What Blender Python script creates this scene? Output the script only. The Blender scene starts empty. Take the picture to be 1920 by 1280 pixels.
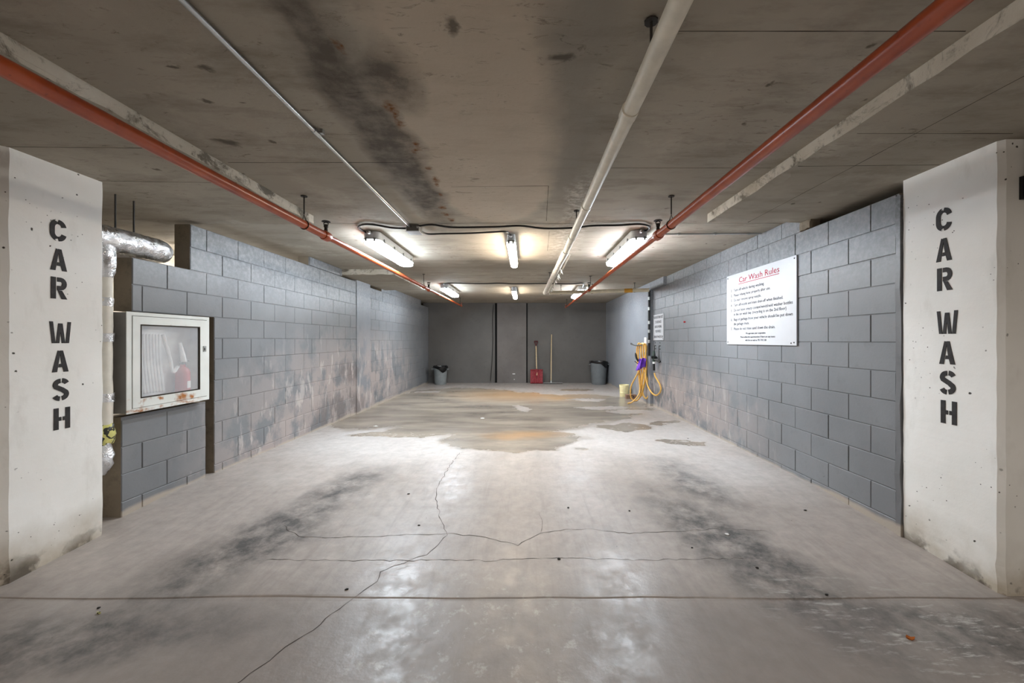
import bpy, bmesh, math, random
from mathutils import Vector, Matrix, noise as mnoise
random.seed(7)
sc = bpy.context.scene
col = sc.collection
PI = math.pi
CZ = 1.29                      # eye height above the bay floor; heights below are given relative to the eye
F = 739.0                      # focal length in pixels of the 1920 px frame
VX, VY = 985.0, 638.0          # vanishing point of the bay

# ------------------------------------------------------------------ camera, world, exposure
cam = bpy.data.cameras.new('camera'); cam.sensor_width = 36.0; cam.lens = F / 1920 * 36
cam.shift_x = -25 / 1920; cam.shift_y = -2 / 1920; cam.clip_start = 0.02
camo = bpy.data.objects.new('camera', cam); col.objects.link(camo)
camo.location = (0, 0, CZ); camo.rotation_euler = (PI / 2, 0, 0); sc.camera = camo
w = bpy.data.worlds.new('world'); sc.world = w; w.use_nodes = True
w.node_tree.nodes['Background'].inputs[0].default_value = (0.5, 0.52, 0.55, 1)
w.node_tree.nodes['Background'].inputs[1].default_value = 0.05
sc.view_settings.view_transform = 'Standard'; sc.view_settings.look = 'None'
sc.view_settings.exposure = 0.93; sc.view_settings.gamma = 1.0; sc.view_settings.use_curve_mapping = False
LAMP = dict(cool=((0.80, 0.905, 1.0), 58.0), warm=((1.0, 0.87, 0.71), 44.0), aisle=((1.0, 0.93, 0.85), 30.0))

# ------------------------------------------------------------------ helpers
def lin(c):
    return tuple(((v / 255) / 12.92 if v / 255 <= 0.04045 else ((v / 255 + 0.055) / 1.055) ** 2.4) for v in c)
def rgba(c): return lin(c) + (1.0,)
def at_z(px, py, z):           # pixel -> world point at eye-relative height z
    Y = z * F / (VY - py); return Vector(((px - VX) / F * Y, Y, z + CZ))
def at_y(px, py, Y):           # pixel -> world point at depth Y
    return Vector(((px - VX) / F * Y, Y, (VY - py) / F * Y + CZ))
PROF = [(-6, 1.385), (1.0, 1.375), (2.04, 1.348), (2.085, 1.343), (2.65, 1.305), (3.4, 1.252), (4.0, 1.255), (6.0, 1.268), (7.5, 1.288), (14, 1.29)]
def fh(y):                     # floor height (world)
    for (a, ha), (b, hb) in zip(PROF, PROF[1:]):
        if y <= b: return CZ - (ha + (hb - ha) * max(0, (y - a)) / (b - a))
    return 0.0
def on_floor(px, py):
    Y = 3.0
    for _ in range(30): Y = (CZ - fh(Y)) * F / (py - VY)
    return Vector(((px - VX) / F * Y, Y, fh(Y)))

class MB:
    def __init__(s): s.v = []; s.f = []; s.m = []
    def add(s, vs, fs, mi=0):
        o = len(s.v); s.v += [tuple(v) for v in vs]
        for f in fs: s.f.append(tuple(i + o for i in f)); s.m.append(mi)
        return s
    def box(s, x0, x1, y0, y1, z0, z1, mi=0):
        v = [(x, y, z) for z in (z0, z1) for y in (y0, y1) for x in (x0, x1)]
        return s.add(v, [(0, 2, 3, 1), (4, 5, 7, 6), (0, 1, 5, 4), (2, 6, 7, 3), (0, 4, 6, 2), (1, 3, 7, 5)], mi)
    def tube(s, pts, r, n=12, caps=True, mi=0, closed=False):
        pts = [Vector(p) for p in pts]; m = len(pts)
        rs = r if isinstance(r, (list, tuple)) else [r] * m
        vs = []; up = None
        for i, p in enumerate(pts):
            if closed: t = pts[(i + 1) % m] - pts[i - 1]
            else: t = pts[min(i + 1, m - 1)] - pts[max(i - 1, 0)]
            t.normalize()
            if up is None:
                up = Vector((0, 0, 1)) if abs(t.z) < 0.9 else Vector((0, 1, 0))
            a = (up - t * up.dot(t)).normalized(); b = t.cross(a); up = a
            for k in range(n):
                q = 2 * PI * k / n; vs.append(p + (a * math.cos(q) + b * math.sin(q)) * rs[i])
        fs = []
        for i in range(m if closed else m - 1):
            j = (i + 1) % m
            for k in range(n):
                l = (k + 1) % n; fs.append((i * n + k, i * n + l, j * n + l, j * n + k))
        if caps and not closed:
            fs.append(tuple(range(n - 1, -1, -1))); fs.append(tuple((m - 1) * n + k for k in range(n)))
        return s.add(vs, fs, mi)
    def lathe(s, prof, c, n=28, mi=0):       # prof: (r, z)
        vs = []; fs = []
        for r, z in prof:
            for k in range(n):
                q = 2 * PI * k / n; vs.append((c[0] + r * math.cos(q), c[1] + r * math.sin(q), c[2] + z))
        for i in range(len(prof) - 1):
            for k in range(n):
                l = (k + 1) % n; fs.append((i * n + k, i * n + l, (i + 1) * n + l, (i + 1) * n + k))
        return s.add(vs, fs, mi)
    def prism(s, poly, fn, d, mi=0):         # poly: 2D points; fn(u,v,w) -> world
        n = len(poly); vs = [fn(u, v, 0) for u, v in poly] + [fn(u, v, d) for u, v in poly]
        fs = [tuple(range(n)), tuple(range(2 * n - 1, n - 1, -1))]
        fs += [(i, i + n, (i + 1) % n + n, (i + 1) % n) for i in range(n)]
        return s.add(vs, fs, mi)
    def build(s, name, mats, parent=None, smooth=False, origin=None):
        me = bpy.data.meshes.new(name)
        vs = [Vector(v) for v in s.v]
        lo = Vector([min(v[i] for v in vs) for i in range(3)]); hi = Vector([max(v[i] for v in vs) for i in range(3)])
        o = Vector(origin) if origin is not None else Vector(((lo.x + hi.x) / 2, (lo.y + hi.y) / 2, lo.z))
        me.from_pydata([v - o for v in vs], [], s.f); me.update()
        bm = bmesh.new(); bm.from_mesh(me); bmesh.ops.recalc_face_normals(bm, faces=bm.faces); bm.to_mesh(me); bm.free()
        for mt in (mats if isinstance(mats, (list, tuple)) else [mats]): me.materials.append(mt)
        if any(s.m): me.polygons.foreach_set('material_index', s.m)
        if smooth: me.polygons.foreach_set('use_smooth', [True] * len(me.polygons))
        ob = bpy.data.objects.new(name, me); col.objects.link(ob); place(ob, o, parent)
        if smooth:
            try: me.set_sharp_from_angle(angle=math.radians(40))
            except Exception: pass
        return ob
WL = {}
def place(ob, o, parent=None):
    WL[ob.name] = Vector(o)
    if parent: ob.parent = parent; ob.location = Vector(o) - WL[parent.name]
    else: ob.location = o
def empty(name, loc, label=None, cat=None, group=None, kind=None):
    e = bpy.data.objects.new(name, None); e.empty_display_size = 0.1; col.objects.link(e); place(e, Vector(loc))
    return tag(e, label, cat, group, kind)
def tag(o, label=None, cat=None, group=None, kind=None):
    if label: o['label'] = label
    if cat: o['category'] = cat
    if group: o['group'] = group
    if kind: o['kind'] = kind
    return o
def jitter(ob, amp, freq, axes=(1, 1, 1)):
    for v in ob.data.vertices:
        p = (v.co + ob.location) * freq
        n = mnoise.noise_vector(p)
        v.co += Vector((n.x * amp * axes[0], n.y * amp * axes[1], n.z * amp * axes[2]))
def subdiv(ob, cuts):
    bm = bmesh.new(); bm.from_mesh(ob.data); bmesh.ops.subdivide_edges(bm, edges=bm.edges[:], cuts=cuts, use_grid_fill=True); bm.to_mesh(ob.data); bm.free()
def bezier(pts, n=8):          # Catmull-Rom through points
    pts = [Vector(p) for p in pts]; out = []
    for i in range(len(pts) - 1):
        p0, p1, p2, p3 = pts[max(i - 1, 0)], pts[i], pts[i + 1], pts[min(i + 2, len(pts) - 1)]
        for k in range(n):
            t = k / n
            out.append(0.5 * ((2 * p1) + (p2 - p0) * t + (2 * p0 - 5 * p1 + 4 * p2 - p3) * t * t + (3 * p1 - p0 - 3 * p2 + p3) * t ** 3))
    out.append(pts[-1]); return out

# ------------------------------------------------------------------ materials
class NT:
    def __init__(s, name, rough=0.7, spec=0.3):
        s.mat = bpy.data.materials.new(name); s.mat.use_nodes = True
        s.t = s.mat.node_tree; s.b = s.t.nodes['Principled BSDF']
        s.b.inputs['Roughness'].default_value = rough; s.b.inputs['Specular IOR Level'].default_value = spec
        g = s.t.nodes.new('ShaderNodeNewGeometry'); s.P = g.outputs['Position']; s.N = g.outputs['Normal']
    def n(s, t): return s.t.nodes.new(t)
    def ln(s, a, b):
        if hasattr(a, 'default_value') or hasattr(a, 'is_output'): s.t.links.new(a, b)
        else: b.default_value = a
    def math(s, op, a, b=0.0, clamp=False):
        m = s.n('ShaderNodeMath'); m.operation = op; m.use_clamp = clamp; s.ln(a, m.inputs[0]); s.ln(b, m.inputs[1]); return m.outputs[0]
    def rng(s, v, a, b, c=0.0, d=1.0):
        m = s.n('ShaderNodeMapRange'); m.clamp = True; s.ln(v, m.inputs[0])
        for i, q in enumerate((a, b, c, d)): m.inputs[i + 1].default_value = q
        return m.outputs[0]
    def mix(s, f, a, b, mode='MIX'):
        m = s.n('ShaderNodeMix'); m.data_type = 'RGBA'; m.blend_type = mode; s.ln(f, m.inputs[0])
        s.ln(a if not isinstance(a, tuple) else (a + (1,))[:4], m.inputs[6]); s.ln(b if not isinstance(b, tuple) else (b + (1,))[:4], m.inputs[7]); return m.outputs[2]
    def noise(s, scale, detail=4, rough=0.55, vec=None, dist=0.0, color=False):
        m = s.n('ShaderNodeTexNoise'); s.ln(vec if vec is not None else s.P, m.inputs['Vector'])
        m.inputs['Scale'].default_value = scale; m.inputs['Detail'].default_value = detail; m.inputs['Roughness'].default_value = rough; m.inputs['Distortion'].default_value = dist
        return m.outputs['Color' if color else 'Fac']
    def mapv(s, scale=(1, 1, 1), rot=(0, 0, 0), vec=None):
        m = s.n('ShaderNodeMapping'); s.ln(vec if vec is not None else s.P, m.inputs[0]); m.inputs[2].default_value = rot; m.inputs[3].default_value = scale; return m.outputs[0]
    def warp(s, amt, scale, detail=3, vec=None):
        c = s.noise(scale, detail, color=True); a = s.n('ShaderNodeVectorMath'); a.operation = 'SUBTRACT'; s.ln(c, a.inputs[0]); a.inputs[1].default_value = (.5, .5, .5)
        b = s.n('ShaderNodeVectorMath'); b.operation = 'SCALE'; s.ln(a.outputs[0], b.inputs[0]); b.inputs['Scale'].default_value = amt
        d = s.n('ShaderNodeVectorMath'); d.operation = 'ADD'; s.ln(vec if vec is not None else s.P, d.inputs[0]); s.ln(b.outputs[0], d.inputs[1]); return d.outputs[0]
    def blob(s, vec, c, r, ang=0.0, soft=0.3):      # c, r: 3-tuples; soft-edged ellipsoid mask
        m = s.n('ShaderNodeMapping'); m.vector_type = 'TEXTURE'; s.ln(vec, m.inputs[0])
        m.inputs[1].default_value = c; m.inputs[2].default_value = (0, 0, ang); m.inputs[3].default_value = r
        l = s.n('ShaderNodeVectorMath'); l.operation = 'LENGTH'; s.ln(m.outputs[0], l.inputs[0])
        return s.rng(l.outputs['Value'], 1 + soft / 2, 1 - soft / 2)
    def union(s, ms):
        o = ms[0]
        for m in ms[1:]: o = s.math('MAXIMUM', o, m)
        return o
    def xyz(s, vec=None):
        m = s.n('ShaderNodeSeparateXYZ'); s.ln(vec if vec is not None else s.P, m.inputs[0]); return m.outputs
    def spots(s, scale, size, vec=None, rnd=1.0):   # small round pits
        v = s.n('ShaderNodeTexVoronoi'); s.ln(vec if vec is not None else s.P, v.inputs['Vector']); v.inputs['Scale'].default_value = scale; v.inputs['Randomness'].default_value = rnd
        return s.rng(v.outputs['Distance'], size, size * 0.55)
    def bump(s, h, strength=0.3, dist=0.01):
        b = s.n('ShaderNodeBump'); s.ln(h, b.inputs['Height']); b.inputs['Strength'].default_value = strength; b.inputs['Distance'].default_value = dist
        s.t.links.new(b.outputs[0], s.b.inputs['Normal'])
    def col(s, c): s.ln(c if not isinstance(c, tuple) else (c + (1,))[:4], s.b.inputs['Base Color'])
    def rough(s, r): s.ln(r, s.b.inputs['Roughness'])
BIG = 1e4
def simple(name, c, rough=0.5, spec=0.4, metal=0.0, var=0.12, scale=9.0, bump=0.0):
    m = NT(name, rough, spec); c = lin(c)
    n = m.noise(scale, 5)
    m.col(m.mix(m.rng(n, 0.3, 0.7), tuple(v * (1 - var) for v in c), tuple(min(1, v * (1 + var)) for v in c)))
    m.b.inputs['Metallic'].default_value = metal
    if bump: m.bump(m.noise(scale * 6, 4), bump, 0.004)
    return m.mat

def floor_mat():
    m = NT('floor_concrete', 0.5, 0.45)
    big = m.noise(0.9, 5); fine = m.noise(14, 6, 0.65); mid = m.noise(3.2, 5, 0.6)
    c = m.mix(m.rng(big, 0.3, 0.72), lin((161, 151, 144)), lin((180, 172, 166)))
    c = m.mix(m.math('MULTIPLY', m.rng(mid, 0.5, 0.75), 0.35), c, lin((136, 127, 120)))
    # polish streaks along the driving direction
    st = m.noise(5.0, 5, 0.7, vec=m.mapv((3.0, 0.35, 1), (0, 0, 0.25)), dist=0.6)
    c = m.mix(m.rng(st, 0.5, 0.8, 0, 0.35), c, lin((108, 102, 98)))
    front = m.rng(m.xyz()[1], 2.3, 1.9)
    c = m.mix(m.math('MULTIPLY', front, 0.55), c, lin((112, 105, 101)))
    # tyre grime left and right
    w1 = m.warp(0.5, 2.2, 6)
    gr = [m.blob(w1, (-1.75, 2.55, 0), (.26, .62, BIG), -0.35, .9), m.blob(w1, (1.35, 2.5, 0), (.26, .85, BIG), 0.35, .9),
          m.blob(w1, (-2.2, 1.78, 0), (.75, .16, BIG), 0.15, .9), m.blob(w1, (2.2, 1.78, 0), (.7, .20, BIG), -0.3, .9),
          m.blob(w1, (1.5, 3.6, 0), (.22, .6, BIG), 0.15, 1.0), m.blob(w1, (-1.55, 3.4, 0), (.22, .45, BIG), -0.2, 1.0)]
    g = m.math('MULTIPLY', m.union(gr), m.rng(m.noise(7, 6, 0.7, vec=m.mapv((1, 1, 1), (0, 0, .5))), 0.3, 0.62))
    c = m.mix(m.math('MULTIPLY', g, 0.95), c, lin((66, 65, 64)))
    # pale mineral streaks by the right pillar
    ps = m.math('MULTIPLY', m.blob(w1, (2.1, 1.75, 0), (.8, .35, BIG), -.4, .8), m.rng(m.noise(6, 5, .7, vec=m.mapv((1.2, 5, 1), (0, 0, .55))), 0.55, 0.68))
    c = m.mix(m.math('MULTIPLY', ps, .7), c, lin((205, 203, 199)))
    ch = m.math('MULTIPLY', m.blob(w1, (-.25, 1.75, 0), (.55, .5, BIG), 0, .8), m.rng(m.noise(13, 6, .7), .56, .66))
    c = m.mix(m.math('MULTIPLY', ch, .35), c, lin((214, 212, 206)))
    # paler dry band in front of the puddle
    pale = m.union([m.blob(w1, (-1.9, 4.9, 0), (1.3, .75, BIG), -.35, .9), m.blob(w1, (1.6, 5.0, 0), (1.2, .9, BIG), .3, .9), m.blob(w1, (2.0, 3.9, 0), (.5, .6, BIG), 0, 1.2)])
    c = m.mix(m.math('MULTIPLY', pale, .45), c, lin((200, 198, 197)))
    # wash water: dark, glossy, ragged outline
    w2 = m.warp(0.75, 1.2, 6); w3 = m.warp(0.30, 5, 5, vec=w2)
    wet = m.union([m.blob(w3, (-2.1, 8.4, 0), (1.1, 1.6, BIG), 0, .1), m.blob(w3, (-.55, 7.5, 0), (2.1, 2.45, BIG), 0, .1), m.blob(w3, (-2.35, 7.0, 0), (.9, 1.5, BIG), 0, .1), m.blob(w3, (-1.2, 5.55, 0), (.8, .35, BIG), .3, .1),
                   m.blob(w3, (1.35, 8.0, 0), (1.15, 1.5, BIG), 0, .1), m.blob(w3, (-1.6, 9.9, 0), (1.35, .75, BIG), 0, .1),
                   m.blob(w3, (-.15, 5.0, 0), (.95, .55, BIG), 0, .12), m.blob(w3, (1.45, 5.75, 0), (.42, .28, BIG), 0, .12),
                   m.blob(w3, (1.92, 4.95, 0), (.30, .12, BIG), 0, .14), m.blob(w3, (-1.85, 5.35, 0), (.5, .15, BIG), .5, .14),
                   m.blob(w3, (1.3, 6.6, 0), (.55, .3, BIG), 0, .12), m.blob(w3, (2.2, 6.1, 0), (.35, .1, BIG), .5, .14), m.blob(w3, (1.3, 10.3, 0), (.5, .3, BIG), 0, .14),
                   m.blob(w3, (.72, 4.42, 0), (.1, .12, BIG), 0, .6)])
    dry = m.union([m.blob(w3, (-.08, 7.45, 0), (.16, .42, BIG), 0, .3), m.blob(w3, (1.5, 7.5, 0), (.5, .16, BIG), 0, .2), m.blob(w3, (1.35, 8.5, 0), (.35, .16, BIG), 0, .2),
                   m.blob(w3, (1.95, 7.1, 0), (.4, .2, BIG), 0, .2), m.blob(w3, (.85, 9.7, 0), (.6, .22, BIG), 0, .25), m.blob(w3, (-2.5, 9.9, 0), (.32, .16, BIG), 0, .2)])
    wet = m.math('MULTIPLY', wet, m.math('SUBTRACT', 1.0, dry))
    tone = m.mix(m.rng(m.noise(1.7, 6, .65, vec=m.mapv((.45, 1.5, 1)), dist=.4), .33, .66), lin((106, 97, 87)), lin((160, 149, 134)))
    brown = m.union([m.blob(w2, (.0, 9.5, 0), (1.3, .95, BIG), 0, 1.3), m.blob(w2, (.0, 5.25, 0), (.45, .2, BIG), 0, 1.0), m.blob(w2, (.7, 8.8, 0), (.4, .4, BIG), 0, 1.2)])
    tone = m.mix(m.math('MULTIPLY', brown, .75), tone, lin((172, 134, 88)))
    c = m.mix(m.math('MULTIPLY', wet, .9), c, tone)
    # fine grain
    c = m.mix(m.math('MULTIPLY', m.rng(fine, .35, .75, 0, .34), m.rng(wet, 0, 1, 1, .25)), c, lin((104, 98, 94)))
    pit = m.math('MULTIPLY', m.math('MULTIPLY', m.spots(11, .05), m.rng(m.noise(2, 2), .55, .6)), m.rng(wet, 0, 1, 1, 0))
    c = m.mix(pit, c, lin((70, 66, 62)))
    m.col(c)
    r = m.rng(m.noise(8, 8, .75), .40, .62, .31, .52); r = m.math('ADD', r, m.math('MULTIPLY', pale, .12)); rm = m.n('ShaderNodeMix'); m.ln(m.math('MULTIPLY', wet, .9), rm.inputs[0]); m.ln(r, rm.inputs[2]); rm.inputs[3].default_value = .24; m.rough(rm.outputs[0])
    m.bump(m.math('ADD', m.math('MULTIPLY', fine, m.rng(wet, 0, 1, 1, 0)), m.math('MULTIPLY', mid, m.rng(wet, 0, 1, .5, .2))), 0.22, 0.01)
    return m.mat

def ceil_mat():
    m = NT('ceiling_concrete', 0.85, 0.2)
    c = m.mix(m.rng(m.noise(.7, 6), .3, .7), lin((150, 143, 131)), lin((174, 167, 154)))
    c = m.mix(m.rng(m.noise(4, 8, .7, vec=m.mapv((.5, 1.6, 1))), .48, .75, 0, .65), c, lin((112, 104, 92)))
    c = m.mix(m.rng(m.noise(1.7, 8, .7), .55, .7, 0, .5), c, lin((190, 183, 170)))
    w1 = m.warp(.28, 2.5, 8); w2 = m.warp(.14, 9, 6)
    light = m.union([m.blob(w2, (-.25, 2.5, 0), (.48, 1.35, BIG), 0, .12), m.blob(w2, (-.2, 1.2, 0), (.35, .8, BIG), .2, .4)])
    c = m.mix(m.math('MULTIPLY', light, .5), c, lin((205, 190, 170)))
    lit = m.blob(w1, (-.05, 4.8, 0), (.75, .8, BIG), 0, .8); c = m.mix(m.math('MULTIPLY', lit, .45), c, lin((205, 194, 176)))  # pool of light around the middle lamp, painted as a paler slab tone
    dark = m.math('MULTIPLY', m.union([m.blob(w1, (-.82, 1.9, 0), (.09, 1.9, BIG), .02, .7), m.blob(w1, (-.80, 2.5, 0), (.15, 1.3, BIG), 0, .6), m.blob(w1, (-.60, 1.75, 0), (.12, .2, BIG), 0, 1.0)]), m.rng(m.noise(6, 7, .7), .3, .6, .35, 1))
    c = m.mix(m.math('MULTIPLY', dark, .85), c, lin((80, 73, 66)))
    grey = m.blob(w1, (.25, 2.1, 0), (.13, 1.7, BIG), -.08, 1.0); c = m.mix(m.math('MULTIPLY', grey, .6), c, lin((132, 127, 119)))
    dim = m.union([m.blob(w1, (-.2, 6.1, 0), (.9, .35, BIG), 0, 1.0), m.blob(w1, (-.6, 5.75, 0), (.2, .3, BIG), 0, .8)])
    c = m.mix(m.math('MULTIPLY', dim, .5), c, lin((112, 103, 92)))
    # peeling whitish leak by the drain pipe
    leak = m.math('MULTIPLY', m.union([m.blob(w1, (.43, 3.3, 0), (.10, .5, BIG), 0, .9), m.blob(w1, (.45, 4.6, 0), (.16, .9, BIG), 0, .9)]), m.rng(m.noise(16, 5, .7), .45, .6))
    c = m.mix(m.math('MULTIPLY', leak, .7), c, lin((214, 208, 198)))
    dust = m.math('MULTIPLY', m.union([m.blob(w2, (-1.78, 5.15, 0), (.10, .5, BIG), 0, .8)]), m.rng(m.noise(34, 3, .7), .45, .55)); c = m.mix(dust, c, lin((70, 76, 82)))
    # rust drips
    rs = []
    for px, py, r in ((632, 88, .022), (732, 203, .028), (738, 214, .02), (746, 228, .025), (777, 272, .022), (780, 280, .018), (807, 315, .02), (818, 337, .03), (819, 345, .02), (823, 365, .02), (832, 390, .032), (837, 402, .028), (846, 412, .03)):
        p = at_z(px, py, 1.137); rs.append(m.blob(w2, (p.x, p.y, 0), (r * .75, r * 1.5, BIG), 0, 1.1))
    c = m.mix(m.math('MULTIPLY', m.union(rs), m.rng(m.noise(40, 4), .35, .6, .3, 1)), c, lin((112, 70, 26)))
    ds = [];
    for px, py, rx, ry in ((1055, 105, .035, .03), (425, 268, .06, .03), (848, 50, .02, .05), (393, 192, .02, .015), (383, 128, .035, .015), (452, 192, .015, .01), (320, 122, .03, .01)):
        p = at_z(px, py, 1.137); ds.append(m.blob(w2, (p.x, p.y, 0), (rx, ry, BIG), .3, .8))
    c = m.mix(m.math('MULTIPLY', m.union(ds), .75), c, lin((70, 63, 55)))
    pit = m.math('MULTIPLY', m.spots(5, .10, vec=m.warp(.08, 14)), m.rng(m.noise(1.4, 2), .46, .56)); c = m.mix(m.math('MULTIPLY', pit, .75), c, lin((78, 70, 60)))
    scr = m.math('MULTIPLY', m.rng(m.noise(8, 6, .75, vec=m.mapv((1, 3, 1), (0, 0, .3)), dist=1.5), .58, .66), m.rng(m.noise(1.1, 3), .45, .58)); c = m.mix(m.math('MULTIPLY', scr, .55), c, lin((84, 76, 66)))
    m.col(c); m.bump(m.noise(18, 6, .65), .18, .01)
    return m.mat

def paint_mat(name, base, dirt=True):
    m = NT(name, 0.46, 0.4)
    x, y, z = m.xyz()
    c = m.mix(m.rng(m.noise(1.3, 5), .3, .7), lin(base), lin(tuple(v + 14 for v in base)))
    c = m.mix(m.rng(m.noise(9, 6, .7), .55, .8, 0, .35), c, lin(tuple(v - 26 for v in base)))
    if dirt:
        w1 = m.warp(.35, 3, 5)
        # rubbed, chalky upper courses
        ch = m.math('MULTIPLY', m.rng(z, CZ + .35, CZ + .8), m.rng(m.noise(22, 5, .75), .42, .72)); c = m.mix(m.math('MULTIPLY', ch, .45), c, lin((176, 178, 180)))
        # mineral bloom washed down the lower courses
        reg = m.union([m.blob(w1, (-2.9, 7.0, .38), (.5, 2.7, .85), 0, .9), m.blob(w1, (-2.9, 4.7, .12), (.5, 1.0, .42), 0, .9), m.blob(w1, (2.5, 6.7, .25), (.5, 2.0, .55), 0, 1.0)])
        blo = m.math('MULTIPLY', reg, m.rng(m.noise(2.6, 6, .6, vec=m.mapv((1, 1.2, 1))), .42, .54)); c = m.mix(m.math('MULTIPLY', blo, .7), c, lin((168, 155, 150)))
        run = m.math('MULTIPLY', reg, m.rng(m.noise(4, 5, .6, vec=m.mapv((1, 2, .6))), .58, .63)); c = m.mix(m.math('MULTIPLY', run, .55), c, lin((196, 187, 182)))
        wt = m.math('MULTIPLY', m.union([m.blob(w1, (-2.9, 6.3, .12), (.5, .9, .32), 0, .5), m.blob(w1, (-2.9, 6.6, .75), (.5, .35, .22), 0, .6)]), m.rng(m.noise(4.2, 4, .6, vec=m.mapv((1, 2, .8))), .45, .5)); c = m.mix(m.math('MULTIPLY', wt, .75), c, lin((112, 105, 104)))
        # bare beige strip at the foot
        ft = m.math('SUBTRACT', z, m.math('MULTIPLY', m.noise(2.2, 4), .09)); c = m.mix(m.rng(ft, .012, -.012, 0, .8), c, lin((176, 164, 150)))
        nick = m.math('MULTIPLY', m.spots(6, .035, vec=w1), m.rng(m.noise(1.5, 2), .56, .62)); c = m.mix(m.math('MULTIPLY', nick, .7), c, lin((60, 60, 62)))
    m.col(c); m.bump(m.noise(45, 5, .7), .22, .004)
    return m.mat

def pillar_mat():
    m = NT('pillar_whitewash', 0.75, 0.25)
    x, y, z = m.xyz()
    c = m.mix(m.rng(m.noise(1.8, 5), .3, .7), lin((228, 226, 221)), lin((240, 239, 236)))
    c = m.mix(m.rng(m.noise(5, 6, .65, vec=m.mapv((1, 1.5, .5))), .55, .8, 0, .4), c, lin((188, 184, 176)))
    w1 = m.warp(.25, 5, 5)
    zz = m.xyz(w1)[2]
    c = m.mix(m.math('MULTIPLY', m.rng(zz, .26, -.02), m.rng(m.noise(4, 5), .3, .6, .3, 1)), c, lin((176, 166, 150)))
    c = m.mix(m.math('MULTIPLY', m.rng(zz, .08, -.05), m.rng(m.noise(7, 5), .48, .56)), c, lin((98, 90, 80)))
    pit = m.math('MULTIPLY', m.spots(13, .10, vec=m.warp(.03, 20)), m.rng(m.noise(2.3, 3), .46, .54)); pit2 = m.math('MULTIPLY', m.spots(29, .12), m.rng(m.noise(3.1, 3), .56, .6))
    c = m.mix(m.math('MAXIMUM', pit, pit2), c, lin((66, 60, 54)))
    m.col(c); m.bump(m.math('ADD', m.noise(11, 6, .6), m.math('MULTIPLY', pit, -1.0)), .25, .008)
    return m.mat

def raw_mat(name, a, b):
    m = NT(name, 0.85, 0.2)
    c = m.mix(m.rng(m.noise(2.4, 6), .3, .7), lin(a), lin(b)); c = m.mix(m.rng(m.noise(9, 6, .7), .52, .75, 0, .6), c, tuple(v * .45 for v in lin(a)))
    m.col(c); m.bump(m.noise(20, 6, .7), .4, .01); return m.mat

def edge_mat():
    m = NT('broken_slab_edge', 0.85, 0.2)
    c = m.mix(m.rng(m.noise(3, 6), .3, .7), lin((176, 168, 152)), lin((210, 204, 192)))
    c = m.mix(m.rng(m.noise(4, 8, .75, dist=.8), .5, .6, 0, .85), c, lin((84, 77, 66))); c = m.mix(m.rng(m.noise(16, 6, .7), .55, .7, 0, .7), c, lin((110, 102, 90)))
    m.col(c); m.bump(m.noise(9, 8, .7), .8, .02); return m.mat

def cabinet_mat():
    m = NT('cabinet_enamel', 0.35, 0.5)
    c = m.mix(m.rng(m.noise(5, 4), .3, .7), lin((208, 210, 205)), lin((220, 222, 218)))
    w1 = m.warp(.09, 16, 5); b = CZ - .529
    sp = [m.blob(w1, (-2.87, 2.95, b + .07), (.3, .035, .05), 0, 1.0), m.blob(w1, (-2.87, 3.21, b + .05), (.3, .05, .035), 0, 1.0), m.blob(w1, (-2.87, 3.3, b + .06), (.3, .05, .03), 0, 1.0), m.blob(w1, (-2.87, 3.4, b + .06), (.3, .03, .02), 0, 1.0),
          m.blob(w1, (-2.87, 3.1, b + .01), (.3, .32, .014), 0, 1.0), m.blob(w1, (-2.87, 3.2, CZ + .105), (.3, .12, .012), 0, 1.0), m.blob(w1, (-2.87, 3.05, b + .085), (.3, .16, .012), 0, 1.0)]
    c = m.mix(m.math('MULTIPLY', m.union(sp), m.rng(m.noise(11, 5), .46, .6)), c, lin((156, 98, 44)))
    m.col(c); return m.mat

def foil_mat():
    m = NT('foil_wrap', 0.28, 0.5); m.b.inputs['Metallic'].default_value = 1.0
    n = m.noise(14, 5, .7, dist=.6); m.col(m.mix(n, lin((190, 190, 192)), lin((235, 235, 236)))); m.bump(n, .9, .02); m.rough(m.rng(m.noise(22, 3), .3, .7, .2, .45)); return m.mat

def tape_mat():
    m = NT('yellow_tape', 0.4, 0.5)
    wv = m.n('ShaderNodeTexWave'); m.ln(m.warp(.06, 12), wv.inputs['Vector']); wv.inputs['Scale'].default_value = 14; wv.inputs['Distortion'].default_value = 6; wv.inputs['Detail'].default_value = 1
    m.col(m.mix(m.rng(wv.outputs['Fac'], .62, .68), lin((206, 200, 120)), lin((40, 40, 30)))); return m.mat

def emit_mat(name, c, s):
    m = NT(name, .4, .2); m.col(c); m.b.inputs['Emission Color'].default_value = c + (1,); m.b.inputs['Emission Strength'].default_value = s; return m.mat

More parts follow.
